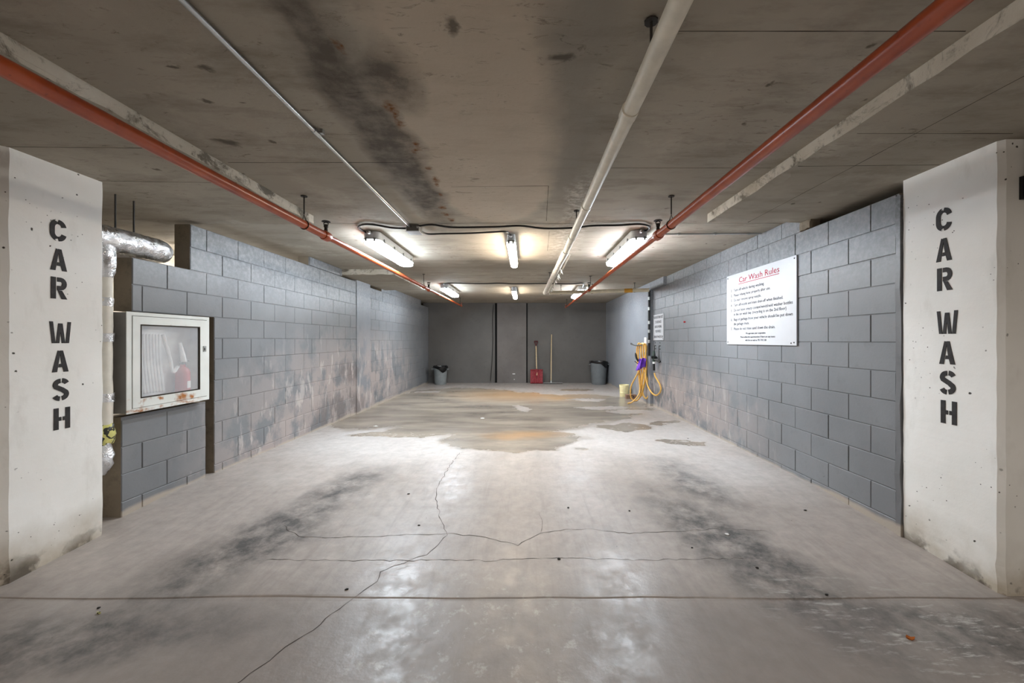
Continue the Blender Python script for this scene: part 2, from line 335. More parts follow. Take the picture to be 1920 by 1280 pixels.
M = {}
M['floor'] = floor_mat(); M['ceiling'] = ceil_mat(); M['paint'] = paint_mat('painted_block', (108, 110, 113)); M['mortar'] = paint_mat('painted_mortar', (97, 98, 100))
M['smooth'] = paint_mat('painted_concrete', (116, 119, 124)); M['backpaint'] = paint_mat('back_wall_paint', (84, 81, 78), False); M['backmid'] = paint_mat('back_wall_mid_paint', (97, 92, 89), False)
M['pillar'] = pillar_mat(); M['raw'] = raw_mat('raw_block', (118, 108, 94), (140, 129, 112)); M['edge'] = edge_mat()
M['outer'] = raw_mat('garage_wall', (196, 190, 176), (212, 207, 196)); M['seam'] = simple('dark_seam', (58, 52, 46), .9, .1)
M['crack'] = simple('crack_shadow', (72, 66, 62), .9, .1); M['black_gap'] = simple('joint_sealant', (18, 18, 18), .7, .2)
def red_mat():
    m = NT('red_pipe_paint', .33, .5)
    c = m.mix(m.rng(m.noise(7, 5), .3, .7), lin((150, 60, 24)), lin((176, 80, 36))); c = m.mix(m.rng(m.noise(40, 4), .62, .7, 0, .5), c, lin((96, 36, 22))); m.col(c); return m.mat
M['red'] = red_mat(); M['pvc'] = simple('white_pipe', (214, 208, 192), .5, .4, var=.1, scale=14); M['tapewrap'] = simple('torn_wrap', (206, 200, 188), .7, .3, var=.35, scale=40, bump=.6)
M['cream'] = simple('cream_pipe', (206, 196, 172), .5, .4); M['orange'] = simple('orange_band', (196, 140, 40), .5, .4)
M['steel'] = simple('galvanised', (170, 170, 168), .35, .5, .9); M['darksteel'] = simple('dark_rod', (48, 44, 40), .6, .3); M['cable'] = simple('black_cable', (22, 21, 20), .45, .4)
M['box'] = simple('grey_box', (96, 94, 90), .5, .4); M['housing'] = simple('lamp_housing', (176, 180, 184), .4, .5); M['clip'] = simple('steel_clip', (120, 122, 124), .3, .5, .8)
for k, (c, s) in LAMP.items(): M['lens_' + k] = emit_mat('lamp_lens_' + k, c, s)
M['stencil'] = simple('stencil_paint', (56, 54, 54), .7, .2, var=.25, scale=30)
M['sign'] = simple('sign_white', (188, 189, 192), .35, .5, var=.02); M['ink'] = simple('sign_ink', (46, 46, 52), .6, .2); M['redink'] = simple('sign_red_ink', (160, 24, 44), .6, .2)
M['cab'] = cabinet_mat(); M['cabside'] = simple('cabinet_side_grey', (112, 110, 106), .5, .4); M['foil'] = foil_mat(); M['tape'] = tape_mat()
M['wrap'] = simple('white_jacket', (222, 217, 206), .6, .3, var=.08, scale=12, bump=.25)
M['bin'] = simple('grey_bin', (122, 126, 126), .5, .4); M['bin2'] = simple('dark_grey_bin', (104, 108, 110), .5, .4); M['bag'] = simple('black_bag', (14, 14, 15), .25, .6, bump=.5, scale=12)
M['shovel'] = simple('red_shovel', (132, 46, 52), .5, .4, var=.3, scale=30); M['wood'] = simple('pale_wood', (206, 184, 148), .6, .3, var=.15, scale=30); M['dgrip'] = simple('dark_red_grip', (86, 30, 32), .5, .4)
M['hose'] = simple('yellow_hose', (222, 174, 88), .4, .45, var=.1, scale=30); M['purple'] = simple('purple_cloth', (112, 66, 176), .8, .2, var=.3, scale=40, bump=.4)
M['green'] = simple('dark_green_valve', (44, 62, 52), .4, .5); M['blackpl'] = simple('black_plastic', (26, 26, 26), .45, .4); M['bucket'] = simple('cream_bucket', (226, 216, 168), .5, .4)
M['scrapwood'] = simple('scrap_block', (132, 108, 92), .8, .2, var=.3, scale=25); M['white'] = simple('white_plastic', (232, 232, 230), .5, .4); M['extred'] = simple('extinguisher_red', (186, 34, 38), .35, .5)
M['leaf'] = simple('brown_leaf', (150, 82, 30), .8, .2); M['grit'] = simple('grit', (40, 37, 34), .8, .2)
def glass_mat():
    m = NT('hazed_pane', .22, .5); m.col(m.mix(m.rng(m.noise(6, 4), .35, .7), lin((224, 227, 233)), lin((244, 244, 245)))); m.b.inputs['Alpha'].default_value = .25; return m.mat
M['glass'] = glass_mat()

# ------------------------------------------------------------------ floor
mb = MB()
ys = [-6, -4, -2, -1, 0] + [0.25 * i for i in range(1, 8)] + [1.95, 2.04, 2.056, 2.060, 2.064, 2.068, 2.085, 2.2, 2.4] + [2.65 + .15 * i for i in range(6)] + [3.7, 4, 5, 6, 6.7, 7.5, 9, 11, 13]
ys = sorted(set(ys)); xs = [-6.2 + 0.1 * i for i in range(125)]
vs = []
for y in ys:
    for x in xs:
        yy = y; z = fh(y)
        if 2.045 < y < 2.08:
            yy = y + 0.022 * mnoise.noise(Vector((x * 1.1, 3.1, 0))) + .008 * mnoise.noise(Vector((x * 4, 1.1, 0)))
            if y in (2.060, 2.064): z -= 0.006
        vs.append((x, yy, z))
nx = len(xs)
mb.add(vs, [(j * nx + i, j * nx + i + 1, (j + 1) * nx + i + 1, (j + 1) * nx + i) for j in range(len(ys) - 1) for i in range(nx - 1)])
floor = mb.build('floor', M['floor'], origin=(0, 0, 0)); tag(floor, 'worn grey concrete floor with wash water spread over the far half', 'floor', kind='structure')
def crack(pts, wd, seed):
    rnd = random.Random(seed); pp = []
    P = [on_floor(*p) for p in pts]
    for a, b in zip(P, P[1:]):
        n = max(2, int((b - a).length / 0.035)); t = (b - a).normalized(); nn = Vector((-t.y, t.x, 0))
        for k in range(n): pp.append(a + (b - a) * k / n + nn * rnd.uniform(-.009, .009))
    pp.append(P[-1]); mb = MB(); v = []
    for i, p in enumerate(pp):
        t = (pp[min(i + 1, len(pp) - 1)] - pp[max(0, i - 1)]).normalized(); nn = Vector((-t.y, t.x, 0)); q = wd * rnd.uniform(.25, 1) * (0.15 if i in (0, len(pp) - 1) else 1)
        for s in (-1, 1):
            u = p + nn * q * s; v.append((u.x, u.y, fh(u.y) + .0012))
    mb.add(v, [(2 * i, 2 * i + 1, 2 * i + 3, 2 * i + 2) for i in range(len(pp) - 1)])
    return mb.build('crack', M['crack'], floor)
crack([(862, 848), (840, 878), (820, 915), (818, 940), (826, 975), (838, 1003), (800, 1040), (770, 1050), (712, 1072), (708, 1090), (668, 1116), (600, 1170), (520, 1225), (430, 1290)], .0028, 1)
crack([(530, 985), (560, 1006), (640, 1008), (740, 1003), (838, 1000), (900, 1006), (970, 1022), (1012, 1000), (1060, 993), (1110, 992), (1180, 1000), (1290, 995), (1360, 990), (1440, 996)], .0024, 2)
crack([(500, 1048), (640, 1051), (800, 1050), (920, 1051), (1000, 1046), (1060, 1047), (1200, 1050), (1400, 1046)], .0020, 3)
crack([(1012, 1000), (1016, 985), (1012, 960)], .0018, 4)

# ------------------------------------------------------------------ ceiling
mb = MB(); mb.box(-6.2, 6.2, -6, 13, CZ + 1.137, CZ + 1.36)
ceil = mb.build('ceiling', M['ceiling'], origin=(0, 0, CZ + 1.137)); tag(ceil, 'stained bare concrete ceiling slab over the wash bay', 'ceiling', kind='structure')
def drop(x0, x1, y0, y1, z):
    mb = MB(); mb.box(x0, x1, y0, y1, CZ + z, CZ + 1.15)
    o = mb.build('drop_panel', [M['ceiling'], M['edge']], ceil)
    subdiv(o, 30)
    for p in o.data.polygons: p.material_index = 1 if abs(p.normal.z) < .5 else 0
    for v in o.data.vertices:
        wv = v.co + WL[o.name]
        if v.co.z < .02:
            e = min(abs(wv.x - x0), abs(wv.x - x1), abs(wv.y - y0), abs(wv.y - y1))
            if e < .01:
                n = mnoise.noise(wv * 7); v.co.z += max(0, n) * .022; v.co.x += mnoise.noise(wv * 5 + Vector((9, 0, 0))) * .007; v.co.y += mnoise.noise(wv * 5 + Vector((0, 9, 0))) * .007
    return o
drop(-4.4, -1.935, -.3, 3.6, 1.062)
drop(1.64, 4.2, -.3, 3.55, 1.06)
drop(-4.0, -2.1, 6.29, 8.25, 1.05)
def seam(a, b, wd=.005):       # board mark on the slab: thin recessed-looking fin line
    a, b = Vector(a), Vector(b); t = (b - a).normalized(); nn = Vector((-t.y, t.x, 0)); mb = MB(); v = []; n = 24
    for i in range(n + 1):
        p = a + (b - a) * i / n; q = wd * (.35 + .65 * abs(mnoise.noise(p * 3.1)) * 1.6)
        for s in (-1, 1):
            u = p + nn * s * q * .5; v += [(u.x, u.y, a.z - .0006), (u.x, u.y, a.z + .004)]
    f = []
    for i in range(n):
        k = 4 * i; f += [(k, k + 4, k + 6, k + 2), (k, k + 1, k + 5, k + 4), (k + 2, k + 6, k + 7, k + 3)]
    mb.add(v, f); return mb.build('formwork_seam', M['seam'], ceil)
zc = CZ + 1.137
seam((-1.9, 3.83, zc), (2.5, 3.83, zc)); seam((-1.9, 2.52, zc), (-.75, 2.52, zc)); seam((-.55, 2.92, zc), (.17, 2.90, zc)); seam((.5, 1.45, zc), (1.62, 1.45, zc)); seam((.17, 2.9, zc), (.2, 3.75, zc))
seam((.55, 2.6, zc), (1.62, 2.6, zc)); seam((-1.9, 4.95, zc), (-.3, 4.95, zc)); seam((.3, 4.95, zc), (2.4, 4.95, zc)); seam((-2.9, 5.6, zc), (2.4, 5.62, zc)); seam((-2.0, 6.9, zc), (2.4, 6.9, zc)); seam((.25, 4.1, zc), (.28, 5.0, zc)); seam((-2, 8.4, zc), (2.4, 8.4, zc))
seam((-2.9, 2.62, CZ + 1.062), (-1.95, 2.66, CZ + 1.062)); seam((-4, 2.14, CZ + 1.062), (-1.95, 2.18, CZ + 1.062)); seam((1.66, 2.4, CZ + 1.06), (2.5, 2.38, CZ + 1.06)); seam((2.0, -.2, CZ + 1.06), (2.0, 3.54, CZ + 1.06)); seam((1.7, 2.02, CZ + 1.06), (2.5, 2.02, CZ + 1.06))

# ------------------------------------------------------------------ block walls
BM = {}
def block_mesh(L, H, mat, sx):
    key = (round(L, 3), round(H, 3), mat.name, sx)
    if key in BM: return BM[key]
    me = bpy.data.meshes.new('concrete_block'); b = .003; d = .03
    l, h = L / 2, H / 2
    v = [(0, -l + b, -h + b), (0, l - b, -h + b), (0, l - b, h - b), (0, -l + b, h - b), (-b, -l, -h), (-b, l, -h), (-b, l, h), (-b, -l, h), (-d, -l, -h), (-d, l, -h), (-d, l, h), (-d, -l, h)]
    f = [(0, 1, 2, 3)] + [(i, i + 4, (i + 1) % 4 + 4, (i + 1) % 4) for i in range(4)] + [(i + 4, i + 8, (i + 1) % 4 + 8, (i + 1) % 4 + 4) for i in range(4)]
    if sx < 0: v = [(-x, y, z) for x, y, z in v]; f = [tuple(reversed(q)) for q in f]
    me.from_pydata(v, [], f); me.materials.append(mat); me.update(); BM[key] = me; return me
def lay(parent, fx, sx, ya, yb, zt, zb, ph, mat, seed):
    """one course between ya..yb; ph = phase of the vertical joints; fx = face x; sx = +1 face looks to +X"""
    rnd = random.Random(seed); n0 = math.floor((ya - ph) / .4); js = [ya]
    k = n0 + 1
    while ph + .4 * k < yb - .04:
        if ph + .4 * k > ya + .04: js.append(ph + .4 * k)
        k += 1
    js.append(yb)
    for a, b in zip(js, js[1:]):
        ob = bpy.data.objects.new('concrete_block', block_mesh(b - a - .0055, zt - zb - .0055, mat, sx)); col.objects.link(ob)
        place(ob, Vector((fx + rnd.uniform(-.0018, .0018), (a + b) / 2, CZ + (zt + zb) / 2)), parent)
def body(parent, x0, x1, y0, y1, z0, z1):
    mb = MB(); mb.box(x0, x1, y0, y1, CZ + z0, CZ + z1); o = mb.build('mortar_bed', [M['mortar'], M['raw']], parent)
    for p in o.data.polygons: p.material_index = 1 if (p.normal.y < -.5 or abs(p.normal.z) > .5) else 0
    return o
XL, XR = -2.94, 2.505
wl = empty('wall_left', (XL, 7, 0), 'grey painted concrete block wall on the left of the bay', 'wall', kind='structure')
jl = XL - .005; bt = -1.42
body(wl, XL - .14, jl, 2.87, 3.627, -1.38, -.56)
body(wl, XL - .14, jl, 2.948, 3.727, .22, .62)
body(wl, XL - .14, jl, 3.46, 3.727, .62, 1.02)
body(wl, XL - .14, jl, 3.727, 6.85, -1.38, 1.02)
body(wl, XL - .14, jl, 5.35, 6.28, 1.02, 1.137)
body(wl, XL - .14, jl, 7.44, 11.97, -1.38, 1.0)
body(wl, XL - .14, jl, 8.06, 11.1, 1.0, 1.137)
for k in range(12):
    zt = 1.02 - .2 * k; zb = max(zt - .2, -1.36); ph = 4.035 if k % 2 == 0 else 4.225
    if zt <= .62 + 1e-6 and zb >= .22 - 1e-6: lay(wl, XL, 1, 2.948, 6.85, zt, zb, ph, M['paint'], k)
    elif zt > .62: lay(wl, XL, 1, 3.46, 6.85, zt, zb, ph, M['paint'], k)
    else:
        lay(wl, XL, 1, 3.727, 6.85, zt, zb, ph, M['paint'], k)
        if zt <= -.58 + 1e-6: lay(wl, XL, 1, 2.87, 3.627, zt, zb, ph, M['paint'], k + 50)
    lay(wl, XL, 1, 7.445, 11.95, zt - .02, zb - .02, ph + .1, M['paint'], k + 90)
lay(wl, XL + .02, 1, 5.35, 6.28, 1.137, 1.02, 4.225, M['paint'], 77); lay(wl, XL, 1, 8.06, 11.1, 1.137, 1.0, 4.225, M['paint'], 78)
mb = MB(); mb.box(XL - .25, XL + .012, 6.85, 7.44, CZ - 1.4, CZ + 1.05); o = mb.build('concrete_column', M['smooth'], wl); subdiv(o, 12); jitter(o, .004, 5)
mb = MB(); mb.box(XL - .2, XL - .005, 7.438, 7.446, CZ - 1.29, CZ + 1.0); mb.build('column_joint', M['black_gap'], wl)

wr = empty('wall_right', (XR, 7, 0), 'grey painted concrete block wall on the right of the bay', 'wall', kind='structure')
jr = XR + .005
body(wr, jr, XR + .14, 2.645, 7.76, -1.40, .986); body(wr, jr, XR + .14, 3.59, 7.0, .986, 1.137)
for k in range(12):
    zt = .986 - .2 * k; zb = max(zt - .2, -1.36); ph = 3.054 if k % 2 == 1 else 3.258
    lay(wr, XR, -1, 2.66, 7.75, zt, zb, ph, M['paint'], 200 + k)
lay(wr, XR, -1, 3.59, 7.0, 1.137, .986, 3.054, M['paint'], 299)
mb = MB(); mb.box(2.45, XR + .14, 7.74, 12.1, CZ - 1.33, CZ + 1.137); o = mb.build('concrete_panel', M['smooth'], wr)
mb = MB(); mb.box(2.452, XR + .14, 7.0, 7.74, CZ + .99, CZ + 1.137); mb.build('concrete_haunch', M['smooth'], wr)
mb = MB(); mb.box(XR - .006, XR + .05, 2.625, 2.66, CZ - 1.36, CZ + .97); o = mb.build('mortar_joint', M['mortar'], wr); subdiv(o, 14); jitter(o, .012, 9, (1, .6, 0))
mb = MB(); mb.box(XR - .02, XR + .08, 3.45, 3.58, CZ + .99, CZ + 1.137); o = mb.build('broken_mortar', M['raw'], wr); subdiv(o, 3); jitter(o, .02, 14)

wb = empty('wall_back', (0, 12, 0), 'dark grey painted concrete wall closing the far end of the bay', 'wall', kind='structure')
xa, xb = (930 - VX) / F * 11.97, (988 - VX) / F * 11.97
for x0, x1, mt, y in ((-3.1, xa - .035, 'backpaint', 11.97), (xa + .035, xb - .02, 'backmid', 11.955), (xb + .02, 2.6, 'backpaint', 11.97)):
    mb = MB(); mb.box(x0, x1, y, 12.2, -.05, CZ + 1.137); mb.build('wall_panel', M[mt], wb)
for x, wd in ((xa, .035), (xb, .02)):
    mb = MB(); mb.box(x - wd, x + wd, 12.0, 12.18, -.04, CZ + 1.137); mb.build('joint_filler', M['black_gap'], wb)
# neighbouring garage behind the bay walls
for nm, b, lab in (('wall_outer_left', (-6.2, -6.0, -6, 13), 'pale garage wall glimpsed past the insulated pipe on the left'), ('wall_outer_right', (6.0, 6.2, -6, 13), 'pale garage wall beyond the right block wall'),
                   ('wall_front', (-6.0, 6.0, -6, -5.8), 'pale garage wall behind the viewer'), ('wall_outer_back', (-6.0, 6.0, 12.8, 13), 'pale garage wall past the dark back wall')):
    mb = MB(); mb.box(*b, -.1, CZ + 1.137); tag(mb.build(nm, M['outer']), lab, 'wall', kind='structure')
mb = MB(); mb.box(-4.8, -4.7, 3.0, 12.8, -.02, CZ + 1.137); tag(mb.build('wall_beyond', M['outer']), 'cream wall seen through the gap above the left block wall', 'wall', kind='structure')

# ------------------------------------------------------------------ pillars with stencilled letters
def stroke(pts, t):
    pts = [Vector((p[0], p[1])) for p in pts]; L = []; R = []
    for i, p in enumerate(pts):
        d = pts[min(i + 1, len(pts) - 1)] - pts[max(i - 1, 0)]; d.normalize(); n = Vector((-d.y, d.x)) * t / 2
        L.append(p + n); R.append(p - n)
    return [tuple(p) for p in L + R[::-1]]
def arc(cx, cy, rx, ry, a0, a1, n=8): return [(cx + rx * math.cos(math.radians(a0 + (a1 - a0) * i / n)), cy + ry * math.sin(math.radians(a0 + (a1 - a0) * i / n))) for i in range(n + 1)]
T = .21
def letters(ch):
    if ch == 'C': return [stroke([(-.06, .395)] + arc(-.02, .12, .24, .275, 100, 180) + arc(-.02, -.12, .24, .275, 180, 260) + [(-.06, -.395)], T), stroke([(.0, .397)] + arc(.0, .14, .25, .255, 88, 8), T), stroke([(.0, -.397)] + arc(.0, -.14, .25, .255, -88, -8), T)]
    if ch == 'A': return [[(-.36, -.5), (-.15, -.5), (.0, .42), (-.08, .5), (-.12, .5)], [(-.03, .5), (.11, .5), (.36, -.5), (.15, -.5), (.09, -.28), (-.08, -.28), (-.05, -.12), (.05, -.12), (.02, .06)]]
    if ch == 'R': return [[(-.34, -.5), (-.13, -.5), (-.13, .5), (-.34, .5)], stroke([(-.07, .395), (.08, .395)] + arc(.08, .2, .17, .195, 90, -90) + [(-.07, .005)], .20), [(-.05, -.1), (.14, -.11), (.37, -.5), (.13, -.5)]]
    if ch == 'W': return [[(a - .075, .5), (a + .075, .5), (b + .075, -.5), (b - .075, -.5)] for a, b in ((-.40, -.29),)] + [[(-.20, -.5), (-.05, -.5), (0, .05), (.06, -.5), (.21, -.5), (.09, .42), (-.09, .42)]] + [[(.325, .5), (.475, .5), (.38, -.5), (.23, -.5)]]
    if ch == 'S': return [stroke(arc(.03, .22, .24, .2, 20, 84), T), stroke([(-.02, .405)] + arc(-.02, .21, .23, .195, 96, 200) + [(-.02, .03), (.06, -.01)] + arc(.02, -.21, .23, .195, 20, -84), T), stroke(arc(-.03, -.22, .24, .2, 264, 200), T)]
    if ch == 'H': return [[(-.36, -.5), (-.15, -.5), (-.15, -.1), (-.03, -.1), (-.03, .08), (-.15, .08), (-.15, .5), (-.36, .5)], [(.36, -.5), (.15, -.5), (.15, -.1), (.03, -.1), (.03, .08), (.15, .08), (.15, .5), (.36, .5)]]
def pillar(x0, x1, y0, y1, ztop, face, sgn, rows, hh, ww, label):
    e = empty('concrete_pillar', ((x0 + x1) / 2, (y0 + y1) / 2, fh(y0)), label, 'pillar', 'white pillars at the bay entrance', 'structure')
    mb = MB(); mb.box(x0, x1, y0, y1, CZ - 1.40, CZ + ztop); o = mb.build('shaft', M['pillar'], e)
    bm = bmesh.new(); bm.from_mesh(o.data)
    bmesh.ops.bevel(bm, geom=[ed for ed in bm.edges if abs(ed.verts[0].co.z - ed.verts[1].co.z) > 1], offset=.022, segments=1, affect='EDGES')
    bmesh.ops.subdivide_edges(bm, edges=[ed for ed in bm.edges if abs(ed.verts[0].co.z - ed.verts[1].co.z) > 1], cuts=60)
    bm.to_mesh(o.data); bm.free()
    for v in o.data.vertices:
        wv = v.co + WL[o.name]
        # keep the lettered face true; only corners weather
        a = .005 + (.03 * max(0, mnoise.noise(wv * 9)) if wv.z < .12 else 0)
        v.co.y += mnoise.noise(wv * 8) * a; v.co.x += -sgn * abs(mnoise.noise(wv * 6)) * a * .5
    for ch, px, py in rows:
        p = F * face / (px - VX); z = CZ + (VY - py) / F * p
        mb = MB()
        for poly in letters(ch):
            mb.prism(poly, (lambda u, v, w, p=p, z=z: (face + sgn * (w - .0005), p + sgn * u * ww, z + v * hh)), .003)
        tag(mb.build('stencil_letter', M['stencil'], e), 'black stencilled letter ' + ch)
    return e
pillar(-3.5, -2.84, 2.146, 2.667, 1.066, -2.84, 1, [('C', 109, 432), ('A', 110, 487), ('R', 110, 540), ('W', 113, 623), ('A', 113, 677), ('S', 114, 730), ('H', 116, 784)], .131, .118, 'white concrete pillar on the left with CAR WASH stencilled down it')
pillar(2.51, 3.2, 2.077, 2.64, 1.065, 2.51, -1, [('C', 1770, 411), ('A', 1770, 468), ('R', 1771, 523), ('W', 1776, 604), ('A', 1776, 661), ('S', 1777, 717), ('H', 1779, 773)], .137, .122, 'white concrete pillar on the right with CAR WASH stencilled down it')
mb = MB(); mb.box(2.605, 2.66, 2.02, 2.076, CZ + .755, CZ + .845); mb.box(2.60, 2.665, 2.06, 2.076, CZ + .74, CZ + .86); mb.tube([(2.63, 2.05, CZ + .845), (2.63, 2.05, CZ + 1.06)], .008, 8)
tag(mb.build('junction_box', M['blackpl']), 'black box fixed high on the front of the right pillar', 'electrical box')

# ------------------------------------------------------------------ ceiling lamps
def lamp(x, y, L, wd, kind, name, label, clips=True):
    e = empty(name, (x, y + L / 2, CZ + 1.137), label, 'lamp', 'sealed strip lamps on the bay ceiling')
    def stad(w2, yy0, yy1, n=8, r=None):
        r = min(w2, r if r else w2); pts = []
        for cx, cy, a0 in ((w2 - r, yy1 - r, 0), (-w2 + r, yy1 - r, 90), (-w2 + r, yy0 + r, 180), (w2 - r, yy0 + r, 270)):
            for i in range(n + 1):
                a = math.radians(a0 + 90 * i / n); pts.append((cx + r * math.cos(a), cy + r * math.sin(a)))
        return pts
    zt = CZ + 1.130
    rr = wd * .36
    mb = MB(); pl = stad(wd / 2, y, y + L, 6, rr); mb.prism(pl, lambda u, v, w: (x + u, v, zt - w), .075)
    pl2 = stad(wd / 2 + .006, y - .006, y + L + .006, 6, rr); mb.prism(pl2, lambda u, v, w: (x + u, v, zt - .075 - w), .010); mb.build('housing', M['housing'], e)
    mb = MB(); prs = [(1.0, 0), (1.0, .025), (.9, .042), (.6, .050)]
    vs = []; n = None
    for s, d in prs:
        p = stad(wd / 2 * s, y + (1 - s) * wd / 2 + .002, y + L - (1 - s) * wd / 2 - .002, 4, rr * s); n = len(p); vs += [(x + u, v, zt - .085 - d) for u, v in p]
    fs = [(i * n + k, i * n + (k + 1) % n, (i + 1) * n + (k + 1) % n, (i + 1) * n + k) for i in range(len(prs) - 1) for k in range(n)] + [tuple((len(prs) - 1) * n + k for k in range(n))]
    mb.add(vs, fs); mb.build('lens', M['lens_' + kind], e, True)
    if clips:
        for i in range(4):
            for s in (-1, 1):
                yy = y + L * (.12 + .253 * i); mb = MB(); mb.box(x + s * (wd / 2 + .006) - .004, x + s * (wd / 2 + .006) + .004, yy - .012, yy + .012, zt - .105, zt - .05); mb.build('clip', M['clip'], e)
        for s in (-1, 1):
            mb = MB(); mb.box(x + s * wd * .26 - .011, x + s * wd * .26 + .011, y - .012, y + .008, zt - .108, zt - .07); mb.build('clip', M['clip'], e)
    mb = MB(); mb.tube([(x, y - .045, zt - .026), (x, y + .01, zt - .026)], .014, 10); mb.tube([(x, y - .06, zt - .026), (x, y - .035, zt - .026)], .018, 6); mb.build('cable_gland', M['housing'], e)
    return e
lamp(-1.60, 4.07, 1.30, .17, 'cool', 'strip_lamp', 'wide white sealed lamp nearest on the left, beside the red pipe')
lamp(-.152, 4.18, 1.24, .088, 'warm', 'strip_lamp', 'slim bright sealed lamp in the middle of the nearest row')
lamp(1.175, 4.03, 1.32, .17, 'cool', 'strip_lamp', 'wide white sealed lamp nearest on the right, crossed by the red pipe')
lamp(-1.62, 7.85, 1.30, .17, 'cool', 'strip_lamp', 'wide white sealed lamp at the far left near the back wall')
lamp(-.24, 8.35, 1.2, .095, 'warm', 'strip_lamp', 'slim warm lamp in the middle near the back wall')
lamp(1.18, 8.14, 1.30, .17, 'cool', 'strip_lamp', 'wide white sealed lamp at the far right near the back wall')
for x, lab in ((-2.6, 'garage aisle lamp left of the viewer'), (0, 'garage aisle lamp straight above the viewer'), (2.6, 'garage aisle lamp right of the viewer')):
    lamp(x, -1.9, 1.3, .17, 'aisle', 'unseen_lamp', lab, False)
lamp(-4.0, 4.6, 1.3, .17, 'aisle', 'unseen_lamp', 'unseen lamp added in the next bay to light the wall past the left blocks', False)  # added out of view to brighten the wall behind the left blocks

# ------------------------------------------------------------------ cables and conduits
def cable(name, pts, r, mat, label, cat='cable', n=8, group=None):
    mb = MB(); mb.tube(bezier(pts, 6), r, n); return tag(mb.build(name, mat, smooth=True), label, cat, group)
Z = lambda px, py, z=1.118: at_z(px, py, z)
cable('power_cable', [Vector((-1.60, 4.01, CZ + 1.104)), Z(688, 436), Z(672, 427), Z(680, 421), Z(700, 421), Z(735, 427), Z(764, 428)], .010, M['cable'], 'black cable looping from the junction box to the left lamp')
cable('power_cable', [Z(782, 424), Z(810, 421), Z(850, 426), Z(930, 425), Z(975, 423), Z(1020, 428), Z(1075, 427), Z(1110, 423), Z(1160, 422), Z(1200, 420), Z(1218, 425), Z(1212, 432), Vector((1.175, 3.97, CZ + 1.104))], .010, M['cable'], 'long black cable running across the ceiling to the right lamp')
cable('power_cable', [Z(784, 429), Z(800, 438), Z(830, 438), Z(880, 437), Z(920, 435), Z(948, 434), Z(956, 440), Vector((-.152, 4.12, CZ + 1.104))], .009, M['cable'], 'short black cable sagging from the junction box to the middle lamp')
cable('power_cable', [Vector((-1.62, 7.79, CZ + 1.104)), Vector((-1.5, 7.7, CZ + 1.12)), Vector((-.9, 7.78, CZ + 1.12)), Vector((-.5, 7.74, CZ + 1.122)), Vector((-.22, 7.8, CZ + 1.118)), Vector((.4, 7.76, CZ + 1.12)), Vector((.9, 7.82, CZ + 1.12)), Vector((1.12, 7.72, CZ + 1.12)), Vector((1.18, 8.075, CZ + 1.104))], .011, M['cable'], 'black cable strung between the far lamps near the back wall')
e = empty('conduit', (-1.13, 2, CZ + 1.12), 'thin silver conduit running along the ceiling to the junction box', 'conduit')
mb = MB(); mb.tube([(-1.13, -.6, CZ + 1.122), (-1.13, 3.86, CZ + 1.118)], .011, 10); mb.build('tube', M['steel'], e, True)
for y in (2.13, .7):
    mb = MB(); mb.tube([(-1.13, y - .03, CZ + 1.122), (-1.13, y + .03, CZ + 1.122)], .015, 10); mb.box(-1.105, -1.09, y - .012, y + .012, CZ + 1.115, CZ + 1.137); mb.build('coupling', M['steel'], e)
e = empty('junction_box', (-1.1, 3.93, CZ + 1.137), 'grey square junction box where the cables meet on the ceiling', 'electrical box')
mb = MB(); mb.box(-1.165, -1.045, 3.86, 3.99, CZ + 1.075, CZ + 1.137); mb.build('box', M['box'], e)
mb = MB(); mb.box(-1.17, -1.04, 3.855, 3.995, CZ + 1.068, CZ + 1.075); mb.build('lid', M['housing'], e)
for px, py in ((764, 428), (784, 425), (784, 431)):
    p = Z(px, py, 1.11); mb = MB(); mb.tube([p - Vector((.014, 0, 0)), p + Vector((.014, 0, 0))], .014, 8); mb.build('connector', M['steel'], e)
mb = MB(); mb.tube([(1.36, 4.16, CZ + 1.122), (2.48, 4.14, CZ + 1.122)], .009, 8)
for x in (1.62, 2.0, 2.35): mb.tube([(x - .012, 4.15, CZ + 1.122), (x + .012, 4.15, CZ + 1.122)], .014, 8)
tag(mb.build('conduit', M['steel'], smooth=True), 'thin grey conduit from the right lamp across to the block wall', 'conduit')
mb = MB(); mb.tube(bezier([(-.62, 11.93, CZ + 1.0), (-.97, 11.94, CZ + 1.08), (-.99, 11.94, CZ + .6), (-.985, 11.94, CZ - .1), (-1.02, 11.93, CZ - .8), (-1.06, 11.93, CZ - 1.22)][1:], 6), .008, 6)
tag(mb.build('hanging_wire', M['cable']), 'thin black wire hanging down the back wall beside the left joint', 'wire')

